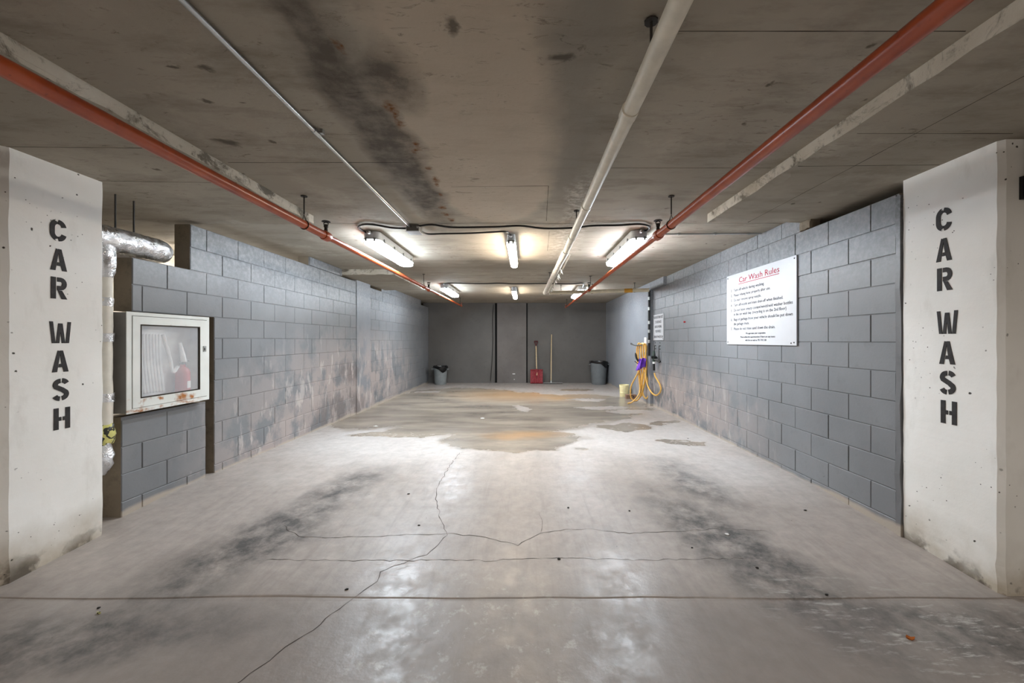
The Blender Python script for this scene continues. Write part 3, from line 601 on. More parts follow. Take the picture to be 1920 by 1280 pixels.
# ------------------------------------------------------------------ pipes
def hanger(parent, x, y, zp, r, zt=1.137, ring=True):
    mb = MB(); mb.tube([(x, y, CZ + zp + r + .05), (x, y, CZ + zt)], .005, 6); mb.build('hanger_rod', M['darksteel'], parent)
    if ring: mb = MB(); mb.tube([(x + (r + .003) * math.sin(a), y, CZ + zp + (r + .003) * math.cos(a) + (.045 if k == 0 else 0)) for k, a in [(i % 16, 2 * PI * i / 16) for i in range(16)]], .004, 6, closed=True); mb.build('hanger_ring', M['darksteel'], parent)
    mb = MB(); mb.lathe([(.0, 0), (.024, 0), (.024, .006), (0, .008)], (x, y, CZ + zt - .008), 10); mb.build('ceiling_flange', M['darksteel'], parent)
def redpipe(x, yend, ycoup, label, rods):
    e = empty('sprinkler_pipe', (x, 3, CZ + .91), label, 'pipe', 'red sprinkler pipes')
    mb = MB(); mb.tube([(x, -1.2, CZ + .91), (x, ycoup, CZ + .91)], .033, 16); mb.build('pipe_run', M['red'], e, True)
    mb = MB(); mb.tube([(x, ycoup, CZ + .91), (x, 7.1, CZ + .92)], .026, 14); mb.build('pipe_run', M['red'], e, True)
    mb = MB(); mb.tube([(x, 7.1, CZ + .92), (x, yend, CZ + .94)], .020, 12); mb.build('pipe_run', M['red'], e, True)
    for y, r in ((ycoup, .043), (7.1, .033)):
        mb = MB(); mb.tube([(x, y - .05, CZ + .91), (x, y - .035, CZ + .91), (x, y + .03, CZ + .91), (x, y + .05, CZ + .911)], [r * .9, r, r, r * .75], 16)
        mb.build('coupling', M['red'], e, True)
        mb = MB(); mb.tube([(x, y, CZ + .91 + r), (x, y, CZ + 1.0)], [.016, .012], 8); mb.tube([(x, y, CZ + .985), (x, y, CZ + 1.01)], .018, 6); mb.lathe([(0, 0), (.038, 0), (.03, .006), (0, .01)], (x, y, CZ + 1.035), 14); mb.tube([(x - .015, y, CZ + 1.0), (x - .02, y, CZ + 1.02), (x, y, CZ + 1.036)], .004, 6); mb.tube([(x + .015, y, CZ + 1.0), (x + .02, y, CZ + 1.02), (x, y, CZ + 1.036)], .004, 6)
        mb.build('sprinkler_head', M['darksteel'], e)
    mb = MB(); mb.tube([(x, yend - .03, CZ + .94), (x, yend + .02, CZ + .94)], .026, 12); mb.tube([(x, yend, CZ + .96), (x, yend, CZ + 1.02)], .010, 8); mb.lathe([(0, 0), (.03, 0), (0, .01)], (x, yend, CZ + 1.02), 12); mb.build('end_cap', M['red'], e)
    for y, zp, r in rods: hanger(e, x, y, zp, r)
redpipe(-1.74, 10.72, 3.44, 'red sprinkler pipe hanging along the left side of the ceiling', [(3.1, .91, .033), (6.75, .918, .026), (10.5, .94, .02)])
redpipe(1.148, 11.2, 3.41, 'red sprinkler pipe hanging along the right side of the ceiling', [(3.1, .91, .033), (6.95, .918, .026), (10.9, .94, .02)])
mb = MB(); mb.tube([(-5.5, 1.30, CZ + 1.0), (-1.0, 1.07, CZ + 1.0)], .033, 14); mb.tube([(-1.05, 1.072, CZ + 1.0), (-.96, 1.068, CZ + 1.0)], .042, 12)
tag(mb.build('sprinkler_main', M['red'], smooth=True), 'red cross pipe just entering the top left corner of the view', 'pipe')

e = empty('drain_pipe', (.44, 3, CZ + .98), 'white drain pipe sloping along the ceiling, its far end wrapped in torn tape', 'pipe')
mb = MB(); mb.tube([(.45, -1.0, CZ + .985), (.447, 4.4, CZ + .98)], .034, 18); mb.build('pipe_run', M['pvc'], e, True)
mb = MB(); pts = [Vector((.447 - .0012 * i, 4.3 + .1 * i, CZ + .98)) for i in range(39)]; mb.tube(pts, [.039 + .006 * abs(mnoise.noise(Vector((i * .9, 0, 0)))) for i in range(39)], 14); o = mb.build('torn_wrap', M['tapewrap'], e, True); jitter(o, .006, 14)
for y in (.6, 1.7, 2.9, 3.75):
    mb = MB(); mb.tube([(.447, y - .03, CZ + .982), (.447, y + .03, CZ + .982)], .038, 18); mb.build('pipe_collar', M['pvc'], e, True)
rnd = random.Random(5)
for i in range(9):
    y = 5.2 + .32 * i + rnd.uniform(-.1, .1); mb = MB(); x = .445; z = CZ + .95; s = .05
    mb.add([(x + .02, y, z), (x + .035, y + .05, z - .005), (x + .045 + rnd.uniform(0, .02), y + .04, z - s * rnd.uniform(.6, 1.6)), (x + .028, y + .015, z - s * .9), (x + .024, y, z - .002), (x + .039, y + .052, z - .007), (x + .047, y + .045, z - s), (x + .03, y + .017, z - s * .9)], [(0, 1, 2, 3), (7, 6, 5, 4), (0, 4, 5, 1), (1, 5, 6, 2), (2, 6, 7, 3), (3, 7, 4, 0)]); mb.build('wrap_shred', M['tapewrap'], e)
hanger(e, .447, 1.4, .982, -.03, ring=False); hanger(e, .447, 3.45, .98, -.03, ring=False); hanger(e, .41, 6.6, .98, -.02, ring=False)
mb = MB(); mb.tube(bezier([(.52, 4.6, CZ + 1.0), (.50, 5.6, CZ + .96), (.49, 6.6, CZ + .955), (.47, 8.0, CZ + .97)], 6), .009, 8); mb.build('side_tube', M['pvc'], e, True)

e = empty('water_pipe', (1.5, 7.8, CZ + .98), 'cream water pipe crossing below the ceiling to the right wall', 'pipe')
mb = MB(); mb.tube([(.50, 8.12, CZ + .98), (2.42, 7.70, CZ + .985)], .036, 14); mb.build('pipe_run', M['cream'], e, True)
mb = MB(); a = Vector((.50, 8.12, CZ + .98)); b = Vector((2.42, 7.70, CZ + .985)); d = b - a; mb.tube([a + d * .76, a + d * .84], .041, 14); mb.build('orange_band', M['orange'], e, True)
for t in (.12, .44, .86):
    p = a + d * t; hanger(e, p.x, p.y, p.z - CZ, .036)
mb = MB(); mb.tube([(2.42, 7.712, CZ + .975), (2.42, 7.712, CZ + .6), (2.42, 7.712, CZ - .30)], .022, 10); mb.build('riser', M['blackpl'], e, True)
for z in (.82, .62, .35, .18, -.02):
    mb = MB(); mb.tube([(2.42, 7.712, CZ + z - .03), (2.42, 7.712, CZ + z + .03)], .026, 10); mb.build('pipe_clamp', M['steel'], e)

# ------------------------------------------------------------------ foil-wrapped pipe behind the left pillar
e = empty('insulated_pipe', (-2.98, 2.8, 0), 'foil wrapped insulated pipe behind the left pillar', 'pipe')
def crumple(ob, amp, fr):
    jitter(ob, amp, fr)
mb = MB(); pts = bezier([(-2.97, 2.69, CZ + .72), (-2.97, 2.9, CZ + .727), (-2.98, 3.05, CZ + .73), (-2.99, 3.18, CZ + .732), (-3.04, 3.27, CZ + .734), (-3.14, 3.3, CZ + .735), (-3.6, 3.3, CZ + .735)], 8); mb.tube(pts, .088, 28)
o = mb.build('foil_sleeve', M['foil'], e, True); crumple(o, .006, 17); crumple(o, .004, 45)
mb = MB(); mb.tube([(-2.975, 2.76, CZ + .70), (-2.965, 2.765, CZ + .56), (-2.955, 2.77, CZ + .50), (-2.95, 2.77, CZ + .44)], [.075, .07, .055, .04], 22); o = mb.build('foil_tee', M['foil'], e, True); subdiv(o, 2); crumple(o, .007, 24)
mb = MB(); mb.tube([(-2.95, 2.77, CZ + .46 - .06 * i) for i in range(20)], [.037 + .003 * mnoise.noise(Vector((i * .7, 2, 0))) for i in range(20)], 18); o = mb.build('white_jacket', M['wrap'], e, True); crumple(o, .004, 14)
for z, r in ((.27, .041), (.02, .046), (-.40, .047)):
    mb = MB(); mb.tube([(-2.95, 2.77, CZ + z + .03 - .015 * i) for i in range(5)], r, 16); o = mb.build('foil_tape', M['foil'], e, True); crumple(o, .007, 30)
mb = MB(); mb.tube([(-2.955, 2.76, CZ - .72 - .03 * i) for i in range(8)], [.03, .042, .045, .05, .052, .05, .04, .012], 18); o = mb.build('foil_end', M['foil'], e, True); crumple(o, .016, 22)
for y, x in ((2.86, -2.975), (3.0, -2.98)):
    mb = MB(); mb.tube([(x, y, CZ + .80), (x, y, CZ + 1.06)], .006, 6); mb.build('hanger_rod', M['darksteel'], e)
mb = MB(); mb.tube([(-2.952, 2.765, CZ - .57 - .022 * i) for i in range(9)], [.012, .04, .058, .062, .058, .05, .05, .04, .01], 16)
o = mb.build('caution_tape', M['tape'], smooth=True); jitter(o, .02, 18); tag(o, 'crumpled yellow caution tape wound round the pipe behind the left pillar', 'tape')

# ------------------------------------------------------------------ hose cabinet
cy0, cy1, cz0, cz1, cxf, cxb = 2.842, 3.574, CZ - .529, CZ + .205, -2.87, -3.04
e = empty('fire_hose_cabinet', (cxf, (cy0 + cy1) / 2, cz0), 'white metal fire hose cabinet with rusty glazed door in the left wall', 'cabinet')
mb = MB(); t = .012
mb.box(cxb, cxf - .004, cy0, cy0 + t, cz0, cz1); mb.box(cxb, cxf - .004, cy1 - t, cy1, cz0, cz1); mb.box(cxb, cxf - .004, cy0 + t, cy1 - t, cz0, cz0 + t); mb.box(cxb, cxf - .004, cy0 + t, cy1 - t, cz1 - t, cz1); mb.box(cxb, cxb + t, cy0 + t, cy1 - t, cz0 + t, cz1 - t); mb.build('cabinet_body', M['cabside'], e)
mb = MB(); mb.box(cxb + t, cxb + t + .002, cy0 + t, cy1 - t, cz0 + t, cz1 - t); mb.box(cxb + t, cxf - .012, cy0 + t, cy0 + t + .002, cz0 + t, cz1 - t); mb.box(cxb + t, cxf - .012, cy1 - t - .002, cy1 - t, cz0 + t, cz1 - t); mb.box(cxb + t, cxf - .012, cy0 + t, cy1 - t, cz0 + t - .0005, cz0 + t + .001); mb.build('cabinet_liner', M['white'], e)
def frame(name, y0, y1, z0, z1, iy0, iy1, iz0, iz1, xa, xb, mat, par):
    mb = MB(); mb.box(xa, xb, y0, iy0, z0, z1); mb.box(xa, xb, iy1, y1, z0, z1); mb.box(xa, xb, iy0, iy1, z0, iz0); mb.box(xa, xb, iy0, iy1, iz1, z1); return mb.build(name, mat, par)
frame('trim_frame', cy0 - .004, cy1 + .004, cz0 - .004, cz1 + .004, cy0 + .032, cy1 - .022, cz0 + .028, cz1 - .022, cxf - .006, cxf, M['cab'], e)
dy0, dy1, dz0, dz1 = cy0 + .036, cy1 - .026, cz0 + .032, cz1 - .026
gy0, gy1 = F * 2.87 / (VX - 263), F * 2.87 / (VX - 374)
gz0, gz1 = CZ - .430, CZ + .118
d = frame('door', dy0, dy1, dz0, dz1, gy0, gy1, gz0, gz1, cxf - .010, cxf + .004, M['cab'], e)
frame('pane_gasket', gy0 - .002, gy1 + .002, gz0 - .002, gz1 + .002, gy0 + .006, gy1 - .006, gz0 + .006, gz1 - .006, cxf - .012, cxf + .0055, M['seam'], d)
mb = MB(); mb.box(cxf - .008, cxf - .004, gy0, gy1, gz0, gz1); mb.build('pane', M['glass'], d)
mb = MB(); mb.box(cxf + .004, cxf + .010, dy1 - .042, dy1 - .014, CZ - .10, CZ - .05); mb.box(cxf + .0105, cxf + .012, dy1 - .036, dy1 - .024, CZ - .09, CZ - .065); mb.build('latch', M['steel'], d)
mb = MB(); mb.box(cxf + .0102, cxf + .013, dy1 - .037, dy1 - .03, CZ - .088, CZ - .068); mb.build('keyhole', M['blackpl'], d)
e2 = empty('fire_hose', (-2.95, 3.1, cz0), 'pale folded fire hose hanging on its rack inside the cabinet', 'hose')
mb = MB(); mb.box(-2.97, -2.93, gy0 - .01, gy0 + .27, CZ + .045, CZ + .085); mb.build('rack_bar', M['white'], e2)
for i in range(9):
    y = gy0 + .01 + .026 * i; mb = MB(); mb.tube(bezier([(-2.935, y, CZ + .05), (-2.93, y + .002, CZ - .15), (-2.925, y + .02, CZ - .36), (-2.935, y + .035, CZ - .40), (-2.955, y + .03, CZ - .3), (-2.96, y + .015, CZ + .05)], 5), .011, 8); mb.build('hose_fold', M['white'], e2, True)
mb = MB(); mb.tube(bezier([(-2.93, gy0 + .25, CZ + .05), (-2.92, gy0 + .30, CZ - .15), (-2.92, gy0 + .33, CZ - .26), (-2.925, gy0 + .38, CZ - .22)], 6), .013, 8); mb.tube([(-2.925, gy0 + .40, CZ - .02), (-2.925, gy0 + .44, CZ - .18)], [.012, .022], 10); mb.build('nozzle', M['white'], e2, True)
e3 = empty('fire_extinguisher', (-2.95, 3.42, cz0 + t), 'small red fire extinguisher lower right inside the hose cabinet', 'extinguisher')
mb = MB(); mb.lathe([(0, 0), (.048, 0), (.052, .012), (.052, .24), (.04, .275), (.018, .29), (.018, .31)], (-2.955, 3.40, cz0 + t + .001), 20); mb.build('cylinder', M['extred'], e3, True)
mb = MB(); mb.box(-2.97, -2.94, 3.385, 3.415, cz0 + .32, cz0 + .345); mb.box(-2.96, -2.95, 3.37, 3.46, cz0 + .345, cz0 + .355); mb.build('valve_handle', M['blackpl'], e3)
mb = MB(); mb.box(-2.9035, -2.9025, 3.385, 3.42, cz0 + .12, cz0 + .18); mb.build('label_plate', M['white'], e3)

# ------------------------------------------------------------------ signs
def text(body_, size, y, z, x, mat, parent, width=None, align='LEFT', name='lettering'):
    cu = bpy.data.curves.new('t', 'FONT'); cu.body = body_; cu.size = size; cu.align_x = align; cu.extrude = .0006; cu.resolution_u = 2
    ob = bpy.data.objects.new('t', cu); col.objects.link(ob)
    bpy.context.view_layer.update()
    me = bpy.data.meshes.new_from_object(ob.evaluated_get(bpy.context.evaluated_depsgraph_get()))
    bpy.data.objects.remove(ob)
    xs_ = [v.co.x for v in me.vertices]; s = 1.0
    if width: s = width / (max(xs_) - min(xs_))
    for v in me.vertices: v.co = Vector((-v.co.z, -v.co.x * s, v.co.y))
    me.materials.clear(); me.materials.append(mat); o = bpy.data.objects.new(name, me); col.objects.link(o); place(o, Vector((x, y, z)), parent); return o
sx = XR - .016
e = empty('rules_sign', (sx, 4.24, CZ - .05), 'white board headed Car Wash Rules screwed to the right block wall', 'sign')
mb = MB(); mb.box(sx, XR - .004, 3.618, 4.868, CZ - .047, CZ + .785); mb.build('board', M['sign'], e)
tx = sx - .0008
text('Car Wash Rules', .088, 4.595, CZ + .672, tx, M['redink'], e, .728)
mb = MB(); mb.box(tx - .0006, tx + .0006, 3.865, 4.60, CZ + .653, CZ + .659); mb.build('underline', M['redink'], e)
LINES = [('1.', 'Turn off vehicle during washing.', .58), ('2.', 'Please rehang hose properly after use.', .520), ('3.', 'Do not remove spray nozzle.', .462), ('4.', 'Turn off nozzle and main shut-off when finished.', .403), ('5.', 'Do not leave empty coolant/windshield washer bottles', .343), ('', 'in the car wash bay. (recycling is on the 2nd floor)', .294), ('6.', 'Bags of garbage from your vehicle should be put down', .233), ('', 'the garbage chute.', .180), ('7.', 'Please do not rinse sand down the drain.', .122)]
WD = [.60, .70, .545, .90, 1.035, .945, 1.035, .325, .775]
for (a, b, z), wdt in zip(LINES, WD):
    if a: text(a, .046, 4.77, CZ + z, tx, M['ink'], e)
    text(b, .046, 4.706, CZ + z, tx, M['ink'], e, wdt)
for b, z, y, wdt in (('We appreciate your cooperation.', .070, 4.45, .37), ('Please advise the superintendent if there are any issues', .030, 4.56, .63), ('with the car wash at 705 718 2100', -.006, 4.46, .39)): text(b, .030, y, CZ + z, tx, M['ink'], e, wdt)
for y, z in ((3.645, .76), (3.65, -.02), (3.69, -.026), (4.84, .755), (4.84, -.02)):
    mb = MB(); mb.tube([(sx - .003, y, CZ + z), (sx + .004, y, CZ + z)], .007, 8); mb.build('screw', M['darksteel'], e)
s2 = XR - .012
e = empty('hose_sign', (s2, 7.42, CZ), 'small white notice about returning the hose beside the tap', 'sign')
mb = MB(); mb.box(s2, XR - .004, 7.12, 7.68, CZ + .005, CZ + .49); mb.build('board', M['sign'], e)
for b, z, wdt in (('PLEASE RETURN HOSE', .415, .50), ('TO HOSE RACK', .325, .34), ('BEFORE MOVING', .235, .38), ('YOUR VEHICLE', .150, .32), ('TURN OFF WATER TAP', .045, .50)): text(b, .068, 7.40 + wdt / 2, CZ + z, s2 - .0008, M['ink'], e, wdt)
for y, z in ((7.15, .46), (7.68, .46), (7.15, .03)):
    mb = MB(); mb.tube([(s2 - .003, y, CZ + z), (s2 + .003, y, CZ + z)], .008, 8); mb.build('screw', M['darksteel'], e)
mb = MB(); mb.lathe([(0, 0), (.012, 0), (.012, .02), (.006, .03), (0, .03)], (0, 0, 0), 12); o = mb.build('wall_plug', M['extred']); o.rotation_euler = (0, -PI / 2, 0); o.location = (XR - .002, 6.17, CZ + .29); tag(o, 'tiny red plug in the right block wall left of the big sign', 'plug')

# ------------------------------------------------------------------ hose station
e = empty('hose_hook', (2.44, 8.1, CZ - .1), 'white metal hose hanger on the right wall', 'hook')
mb = MB(); mb.box(2.43, 2.449, 7.93, 8.06, CZ - .24, CZ + .06); mb.build('back_plate', M['white'], e)
mb = MB(); mb.tube(bezier([(2.44, 8.0, CZ - .09), (2.36, 8.02, CZ - .10), (2.22, 8.05, CZ - .10), (2.16, 8.06, CZ - .05)], 5), .012, 8); mb.tube(bezier([(2.44, 7.97, CZ - .09), (2.40, 8.2, CZ - .10), (2.30, 8.24, CZ - .10), (2.2, 8.2, CZ - .08), (2.16, 8.06, CZ - .05)], 5), .008, 8); mb.build('arm', M['steel'], e, True)
HP = [(1177, 757, 7.95), (1186, 753, 7.95), (1196, 742, 7.95), (1200, 730, 7.98), (1197, 700, 8.05), (1194, 665, 8.15), (1195, 650, 8.12), (1198, 643, 8.08), (1202, 648, 8.05), (1202, 665, 8.05), (1203, 700, 8.0), (1204, 728, 8.0), (1201, 742, 8.0), (1193, 751, 8.05), (1184, 747, 8.1), (1182, 735, 8.1), (1184, 722, 8.1),
      (1194, 703, 8.05), (1204, 684, 7.95), (1209, 668, 7.92), (1212, 655, 7.9), (1211, 646, 7.9), (1207, 645, 7.92), (1206, 655, 7.95), (1207, 680, 7.95), (1206, 705, 7.97), (1202, 725, 8.02), (1200, 736, 8.03), (1203, 742, 8.0), (1206, 730, 7.98), (1210, 712, 7.95), (1212, 690, 7.92), (1211, 665, 7.9), (1209, 648, 7.92), (1204, 644, 8.0), (1198, 650, 8.1), (1197, 675, 8.1), (1200, 705, 8.07), (1204, 730, 8.0), (1208, 744, 7.93), (1213, 746, 7.9), (1218, 736, 7.86), (1217, 722, 7.88), (1212, 705, 7.9), (1206, 685, 7.97), (1202, 662, 8.08), (1201, 649, 8.1), (1205, 643, 8.0), (1210, 650, 7.9), (1210, 672, 7.9), (1206, 700, 7.96), (1202, 722, 8.0), (1199, 735, 8.0), (1202, 738, 7.98), (1207, 722, 7.95), (1210, 700, 7.92), (1211, 690, 7.9),
      (1211, 708, 7.88), (1215, 724, 7.8), (1222, 736, 7.6), (1230, 741, 7.4), (1237, 736, 7.25), (1239, 728, 7.2), (1236, 718, 7.25), (1229, 706, 7.40), (1227, 699, 7.44)]
pts = [at_y(*p) for p in HP]; pts[0].z = fh(8) + .016; pts[1].z = max(pts[1].z, fh(8) + .016)
e = empty('garden_hose', (2.25, 8.0, 0), 'coiled yellow hose hanging from the hook on the right wall', 'hose')
mb = MB(); mb.tube(bezier(pts, 6), .0145, 8); mb.build('tube', M['hose'], e, True)
mb = MB(); mb.tube([(2.43, 7.45, CZ - .40), (2.43, 7.45, CZ - .44)], .026, 10); mb.build('collar', M['white'], e, True)
mb = MB(); mb.tube([(2.43, 7.45, CZ - .44), (2.432, 7.448, CZ - .57)], .022, 10); mb.build('strain_relief', M['blackpl'], e, True)
mb = MB(); mb.tube(bezier([(2.23, 7.98, CZ - .25), (2.25, 7.97, CZ - .36), (2.29, 7.96, CZ - .42)], 5), [.012] * 2 + [.02] * 6 + [.026] * 3, 8); mb.tube([(2.21, 7.97, CZ - .42), (2.27, 7.95, CZ - .47)], .007, 6); mb.build('spray_gun', M['blackpl'], e, True)
mb = MB(); n = 18; vs = []; fs = []
for i in range(n):
    for j in range(7):
        u = i / (n - 1); v = j / 6; x = 2.27 + .13 * v + .012 * math.sin(v * 9 + u * 3); y = 7.86 + .035 * math.sin(v * 11 + 2 * u) - .02 * u; z = CZ - .36 - .24 * u * (1 - .35 * v) - .012 * math.sin(v * 7)
        vs.append((x - .06 * u * (1 - v), y, z))
for i in range(n - 1):
    for j in range(6): fs.append((i * 7 + j, i * 7 + j + 1, (i + 1) * 7 + j + 1, (i + 1) * 7 + j))
mb.add(vs, fs); o = mb.build('cleaning_cloth', M['purple'], smooth=True); s = o.modifiers.new('thick', 'SOLIDIFY'); s.thickness = .012; tag(o, 'purple cloth draped over the yellow hose', 'cloth')
e = empty('hose_tap', (2.45, 7.45, CZ - .4), 'dark green tap and valves on the right wall above the hose end', 'tap')
mb = MB(); mb.tube([(2.43, 7.45, CZ - .30), (2.43, 7.45, CZ - .40)], [.03, .026], 12); mb.tube([(2.43, 7.45, CZ - .20), (2.43, 7.45, CZ - .30)], [.022, .034], 12); mb.build('valve_body', M['green'], e, True)
mb = MB(); mb.tube([(2.38, 7.45, CZ - .33), (2.49, 7.42, CZ - .33)], .014, 8); mb.tube([(2.43, 7.42, CZ - .36), (2.49, 7.28, CZ - .39)], .018, 8); mb.build('pipe_stub', M['blackpl'], e, True)
mb = MB(); mb.box(2.36, 2.46, 7.37, 7.39, CZ - .315, CZ - .295); mb.tube([(2.42, 7.38, CZ - .31), (2.42, 7.38, CZ - .25)], .012, 8); mb.build('lever', M['blackpl'], e)
e = empty('wire_bracket', (XR, 7.4, CZ - .4), 'thin black wire bracket on the block wall below the small notice', 'bracket')
for y in (7.30, 7.55):
    mb = MB(); mb.tube([(XR - .03, y, CZ - .10), (XR - .03, y, CZ - .42)], .006, 6); mb.tube([(XR, y, CZ - .16), (XR - .03, y, CZ - .16)], .006, 6); mb.tube([(XR, y, CZ - .10), (XR - .03, y, CZ - .10)], .006, 6); mb.build('wire', M['darksteel'], e)
for y in (7.33, 7.58):
    mb = MB(); mb.tube([(XR - .006, y, CZ - .045), (XR, y, CZ - .045)], .009, 8); mb.build('bolt', M['darksteel'], e)

def bucketlike(name, c, r0, r1, h, mat, label, cat, rim=.012):
    e = empty(name, c, label, cat); mb = MB()
    mb.lathe([(0, 0), (r0, 0), (r0 + .006, .01), (r1, h - .05), (r1 + rim, h - .05), (r1 + rim, h), (r1, h), (r0 - .006, .02), (0, .02)], c, 32); mb.build('shell', mat, e, True); return e
c = Vector((2.28, 9.08, fh(9.08)))
e = bucketlike('pail', c, .098, .108, .27, M['bucket'], 'cream plastic pail on the floor behind the yellow hose', 'bucket', .006)
mb = MB(); mb.tube([c + Vector((.112 * math.cos(a), .112 * math.sin(a), .24 - .10 * abs(math.sin(a)))) for a in [PI * i / 14 for i in range(15)]], .004, 6); mb.build('handle', M['steel'], e)
for z in (.09, .15): mb = MB(); mb.lathe([(.105, z), (.110, z + .006), (.105, z + .012)], c, 32); mb.build('rib', M['bucket'], e)
e = empty('scrap_block', (2.33, 8.72, fh(8.7)), 'low brown scrap block on the floor in front of the cream pail', 'block')
mb = MB(); z0 = fh(8.7); mb.box(2.22, 2.44, 8.66, 8.78, z0, z0 + .095); o = mb.build('block', M['scrapwood'], e); subdiv(o, 2); jitter(o, .003, 20)
for x in (2.30, 2.38):
    mb = MB(); mb.tube([(x, 8.6585, z0 + .05), (x, 8.68, z0 + .05)], .015, 10); mb.build('hole', M['blackpl'], e)

# ------------------------------------------------------------------ bins, shovel, squeegee
def bag(c, r, z, e, flap):
    mb = MB(); n = 36; vs = []; fs = []; prof = [(r * .2, z - .03), (r * .92, z - .04), (r * .98, z + .012), (r + .022, z + .016), (r + .027, z - .03)]
    for i, (rr, zz) in enumerate(prof):
        for k in range(n):
            a = 2 * PI * k / n; q = mnoise.noise(Vector((math.cos(a) * 2.2, math.sin(a) * 2.2, i * .4)))
            hang = max(0, math.cos(a - flap)) ** 5 * .13 if i == 4 else 0
            vs.append((c.x + (rr + .006 * q) * math.cos(a), c.y + (rr + .006 * q) * math.sin(a), c.z + zz + .022 * q * (i > 1) - hang))
    for i in range(len(prof) - 1):
        for k in range(n): fs.append((i * n + k, i * n + (k + 1) % n, (i + 1) * n + (k + 1) % n, (i + 1) * n + k))
    mb.add(vs, fs); o = mb.build('bin_liner', M['bag'], e, True); s = o.modifiers.new('thick', 'SOLIDIFY'); s.thickness = .004
def bin_(c, r0, r1, h, mat, label, flap):
    e = empty('waste_bin', c, label, 'bin', 'waste bins by the back wall'); mb = MB()
    mb.lathe([(0, 0), (r0, 0), (r0 + .004, .012), (r1 * .985, h - .10), (r1 + .008, h - .098), (r1 + .012, h - .02), (r1 + .02, h - .015), (r1 + .02, h), (r1 - .005, h), (r0 - .01, .03), (0, .03)], c, 40); mb.build('shell', mat, e, True)
    for a in (PI * 1.05, -.05 * PI):
        mb = MB(); p = c + Vector(((r1 + .03) * math.cos(a), (r1 + .03) * math.sin(a), h - .07)); mb.box(p.x - .03, p.x + .03, p.y - .05, p.y + .05, p.z - .012, p.z + .012); mb.build('handle', mat, e)
    bag(c, r1, h, e, flap); return e
bin_(Vector((-2.50, 11.62, fh(11.6))), .165, .195, .52, M['bin'], 'short light grey waste bin with black liner in the left back corner', -1.0)
bin_(Vector((2.16, 11.62, fh(11.6))), .20, .245, .66, M['bin2'], 'tall dark grey waste bin with black liner in the right back corner', -.75)
fz = fh(11.8)
e = empty('snow_shovel', (.32, 11.8, fz), 'red plastic shovel with wooden shaft leaning on the back wall', 'shovel')
def lean(u, v, w, x=.335, y0=11.74, y1=11.93, H=1.28): return (x + u, y0 + (y1 - y0) * v / H + w, fz + v)
mb = MB(); vs = []; nx_, nz_ = 33, 10
for j in range(nz_):
    for i in range(nx_):
        u = -.185 + .37 * i / (nx_ - 1); v = .01 + .42 * j / (nz_ - 1)
        w_ = -.045 * (1 - (2 * i / (nx_ - 1) - 1) ** 2) * -1 * .6 - .03 + (.008 * math.cos(i * 2 * PI / 5.33)) + (-.05 if j == nz_ - 1 else 0)
        vs.append(lean(u + .01 * (j / nz_ - .5) * 0, v, w_))
fs = [(j * nx_ + i, j * nx_ + i + 1, (j + 1) * nx_ + i + 1, (j + 1) * nx_ + i) for j in range(nz_ - 1) for i in range(nx_ - 1)]
mb.add(vs, fs); o = mb.build('blade', M['shovel'], e, True); s = o.modifiers.new('thick', 'SOLIDIFY'); s.thickness = .006
mb = MB(); mb.tube([lean(.008, .25, -.03), lean(.002, .45, -.02), lean(-.012, 1.12, -.01)], .017, 10); mb.build('shaft', M['wood'], e, True)
mb = MB(); mb.tube([lean(.006, .2, -.032), lean(.002, .44, -.022)], [.012, .022], 10); mb.build('socket', M['shovel'], e, True)
mb = MB(); mb.tube([lean(-.012, 1.10, -.01), lean(-.02, 1.16, -.01), lean(-.058, 1.24, -.01), lean(-.06, 1.27, -.01)], .012, 8); mb.tube([lean(-.012, 1.10, -.01), lean(-.004, 1.16, -.01), lean(.034, 1.24, -.01), lean(.036, 1.27, -.01)], .012, 8); mb.tube([lean(-.064, 1.265, -.01), lean(.04, 1.265, -.01)], .015, 10); mb.build('grip', M['dgrip'], e, True)
e = empty('floor_squeegee', (.8, 11.72, fz), 'long handled floor squeegee leaning on the back wall beside the shovel', 'squeegee')
mb = MB(); mb.tube([(.765, 11.70, fz + .05), (.775, 11.80, fz + .75), (.795, 11.95, fz + 1.47)], .015, 10); mb.build('handle', M['wood'], e, True)
mb = MB(); mb.box(.53, 1.10, 11.66, 11.70, fz + .022, fz + .038); mb.build('head_bar', M['steel'], e)
mb = MB(); mb.box(.53, 1.10, 11.672, 11.682, fz + .001, fz + .024); mb.build('rubber_blade', M['blackpl'], e)
mb = MB(); mb.tube([(.765, 11.69, fz + .035), (.765, 11.71, fz + .10)], [.03, .02], 10); mb.build('socket', M['steel'], e, True)
mb = MB(); mb.box(-.39, -.31, 11.951, 11.956, fz + .265, fz + .285); mb.box(-.35, -.32, 11.951, 11.956, fz + .1, fz + .115); tag(mb.build('paint_chip', M['white'], wb), 'white chipped spot')

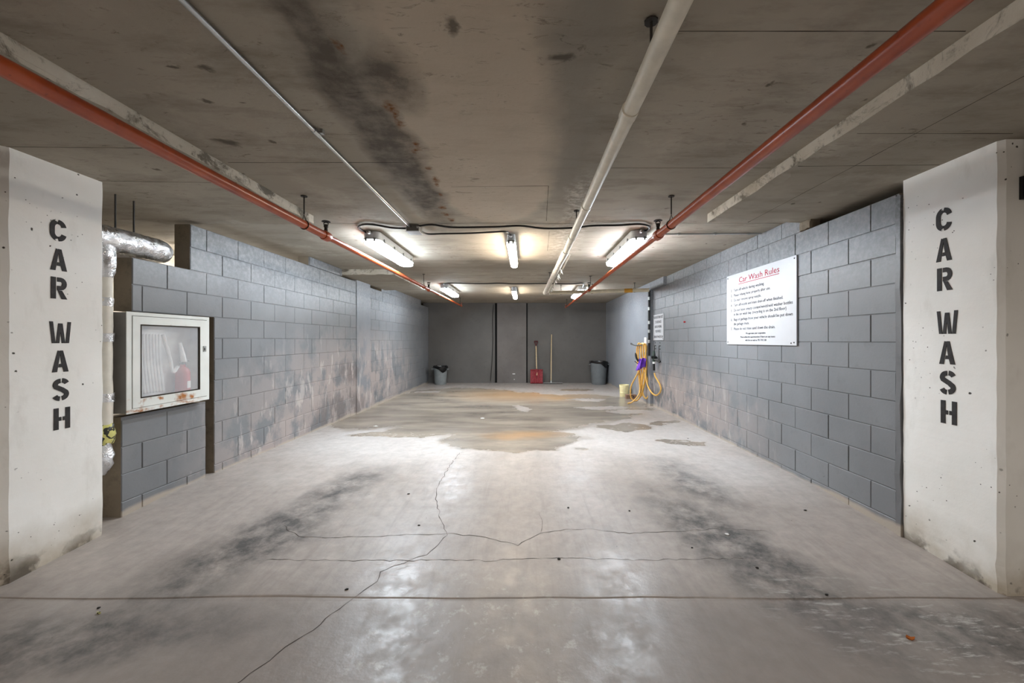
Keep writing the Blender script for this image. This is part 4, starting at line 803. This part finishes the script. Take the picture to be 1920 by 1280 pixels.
# ------------------------------------------------------------------ litter on the floor
def flake(name, px, py, r, mat, label, cat, seed, group=None, h=.006):
    rnd = random.Random(seed); p = on_floor(px, py); n = 7; mb = MB(); top = []; bot = []
    for k in range(n):
        a = 2 * PI * k / n; q = r * rnd.uniform(.55, 1.2); top.append((p.x + q * math.cos(a) * 1.3, p.y + q * math.sin(a), p.z + h * rnd.uniform(.6, 1.6))); bot.append((p.x + q * .9 * math.cos(a) * 1.3, p.y + q * .9 * math.sin(a), p.z + .0005))
    mb.add(top + bot, [tuple(range(n)), tuple(range(2 * n - 1, n - 1, -1))] + [(k, k + n, (k + 1) % n + n, (k + 1) % n) for k in range(n)])
    tag(mb.build(name, mat), label, cat, group)
flake('paper_scrap', 1363, 1002, .012, M['white'], 'small white paper scrap on the floor right of centre', 'paper', 1)
flake('dry_leaf', 1707, 1197, .014, M['leaf'], 'brown dry leaf on the floor near the right foreground', 'leaf', 2)
flake('paper_scrap', 185, 1150, .008, M['tape'], 'tiny yellow scrap on the floor in the left foreground', 'paper', 6)
GRIT = [(1510, 957, 'dark grit chip on the floor nearest the right block wall'), (1420, 1065, 'dark grit chip on the grimy patch right of centre'), (766, 926, 'dark grit chip just left of the long floor crack'), (785, 985, 'dark grit chip above the meeting point of two floor cracks'), (1065, 952, 'dark grit chip on the floor just right of centre'), (1180, 958, 'dark grit chip midway between floor centre and right grime'),
        (1048, 1048, 'dark grit chip lying on the second cross crack'), (650, 1105, 'dark grit chip beside the crack just past the floor joint'), (1298, 1027, 'dark grit chip between the two cross cracks, right side'), (1290, 822, 'dark grit chip beside the small puddle near the right wall'), (1550, 1115, 'dark grit chip on the floor joint at the right'), (185, 1140, 'dark grit chip by the yellow scrap in the left foreground')]
for i, (px, py, lab) in enumerate(GRIT): flake('grit_chip', px, py, .008, M['grit'], lab, 'debris', 20 + i, 'grit chips on the floor', .004)
for i, (px, py, lab) in enumerate(((705, 799, 'little white fleck on the wet floor left of centre'), (905, 784, 'little white fleck in the middle of the wet floor'))): flake('foam_fleck', px, py, .03, M['white'], lab, 'debris', 40 + i, 'white flecks on the wet floor', .004)
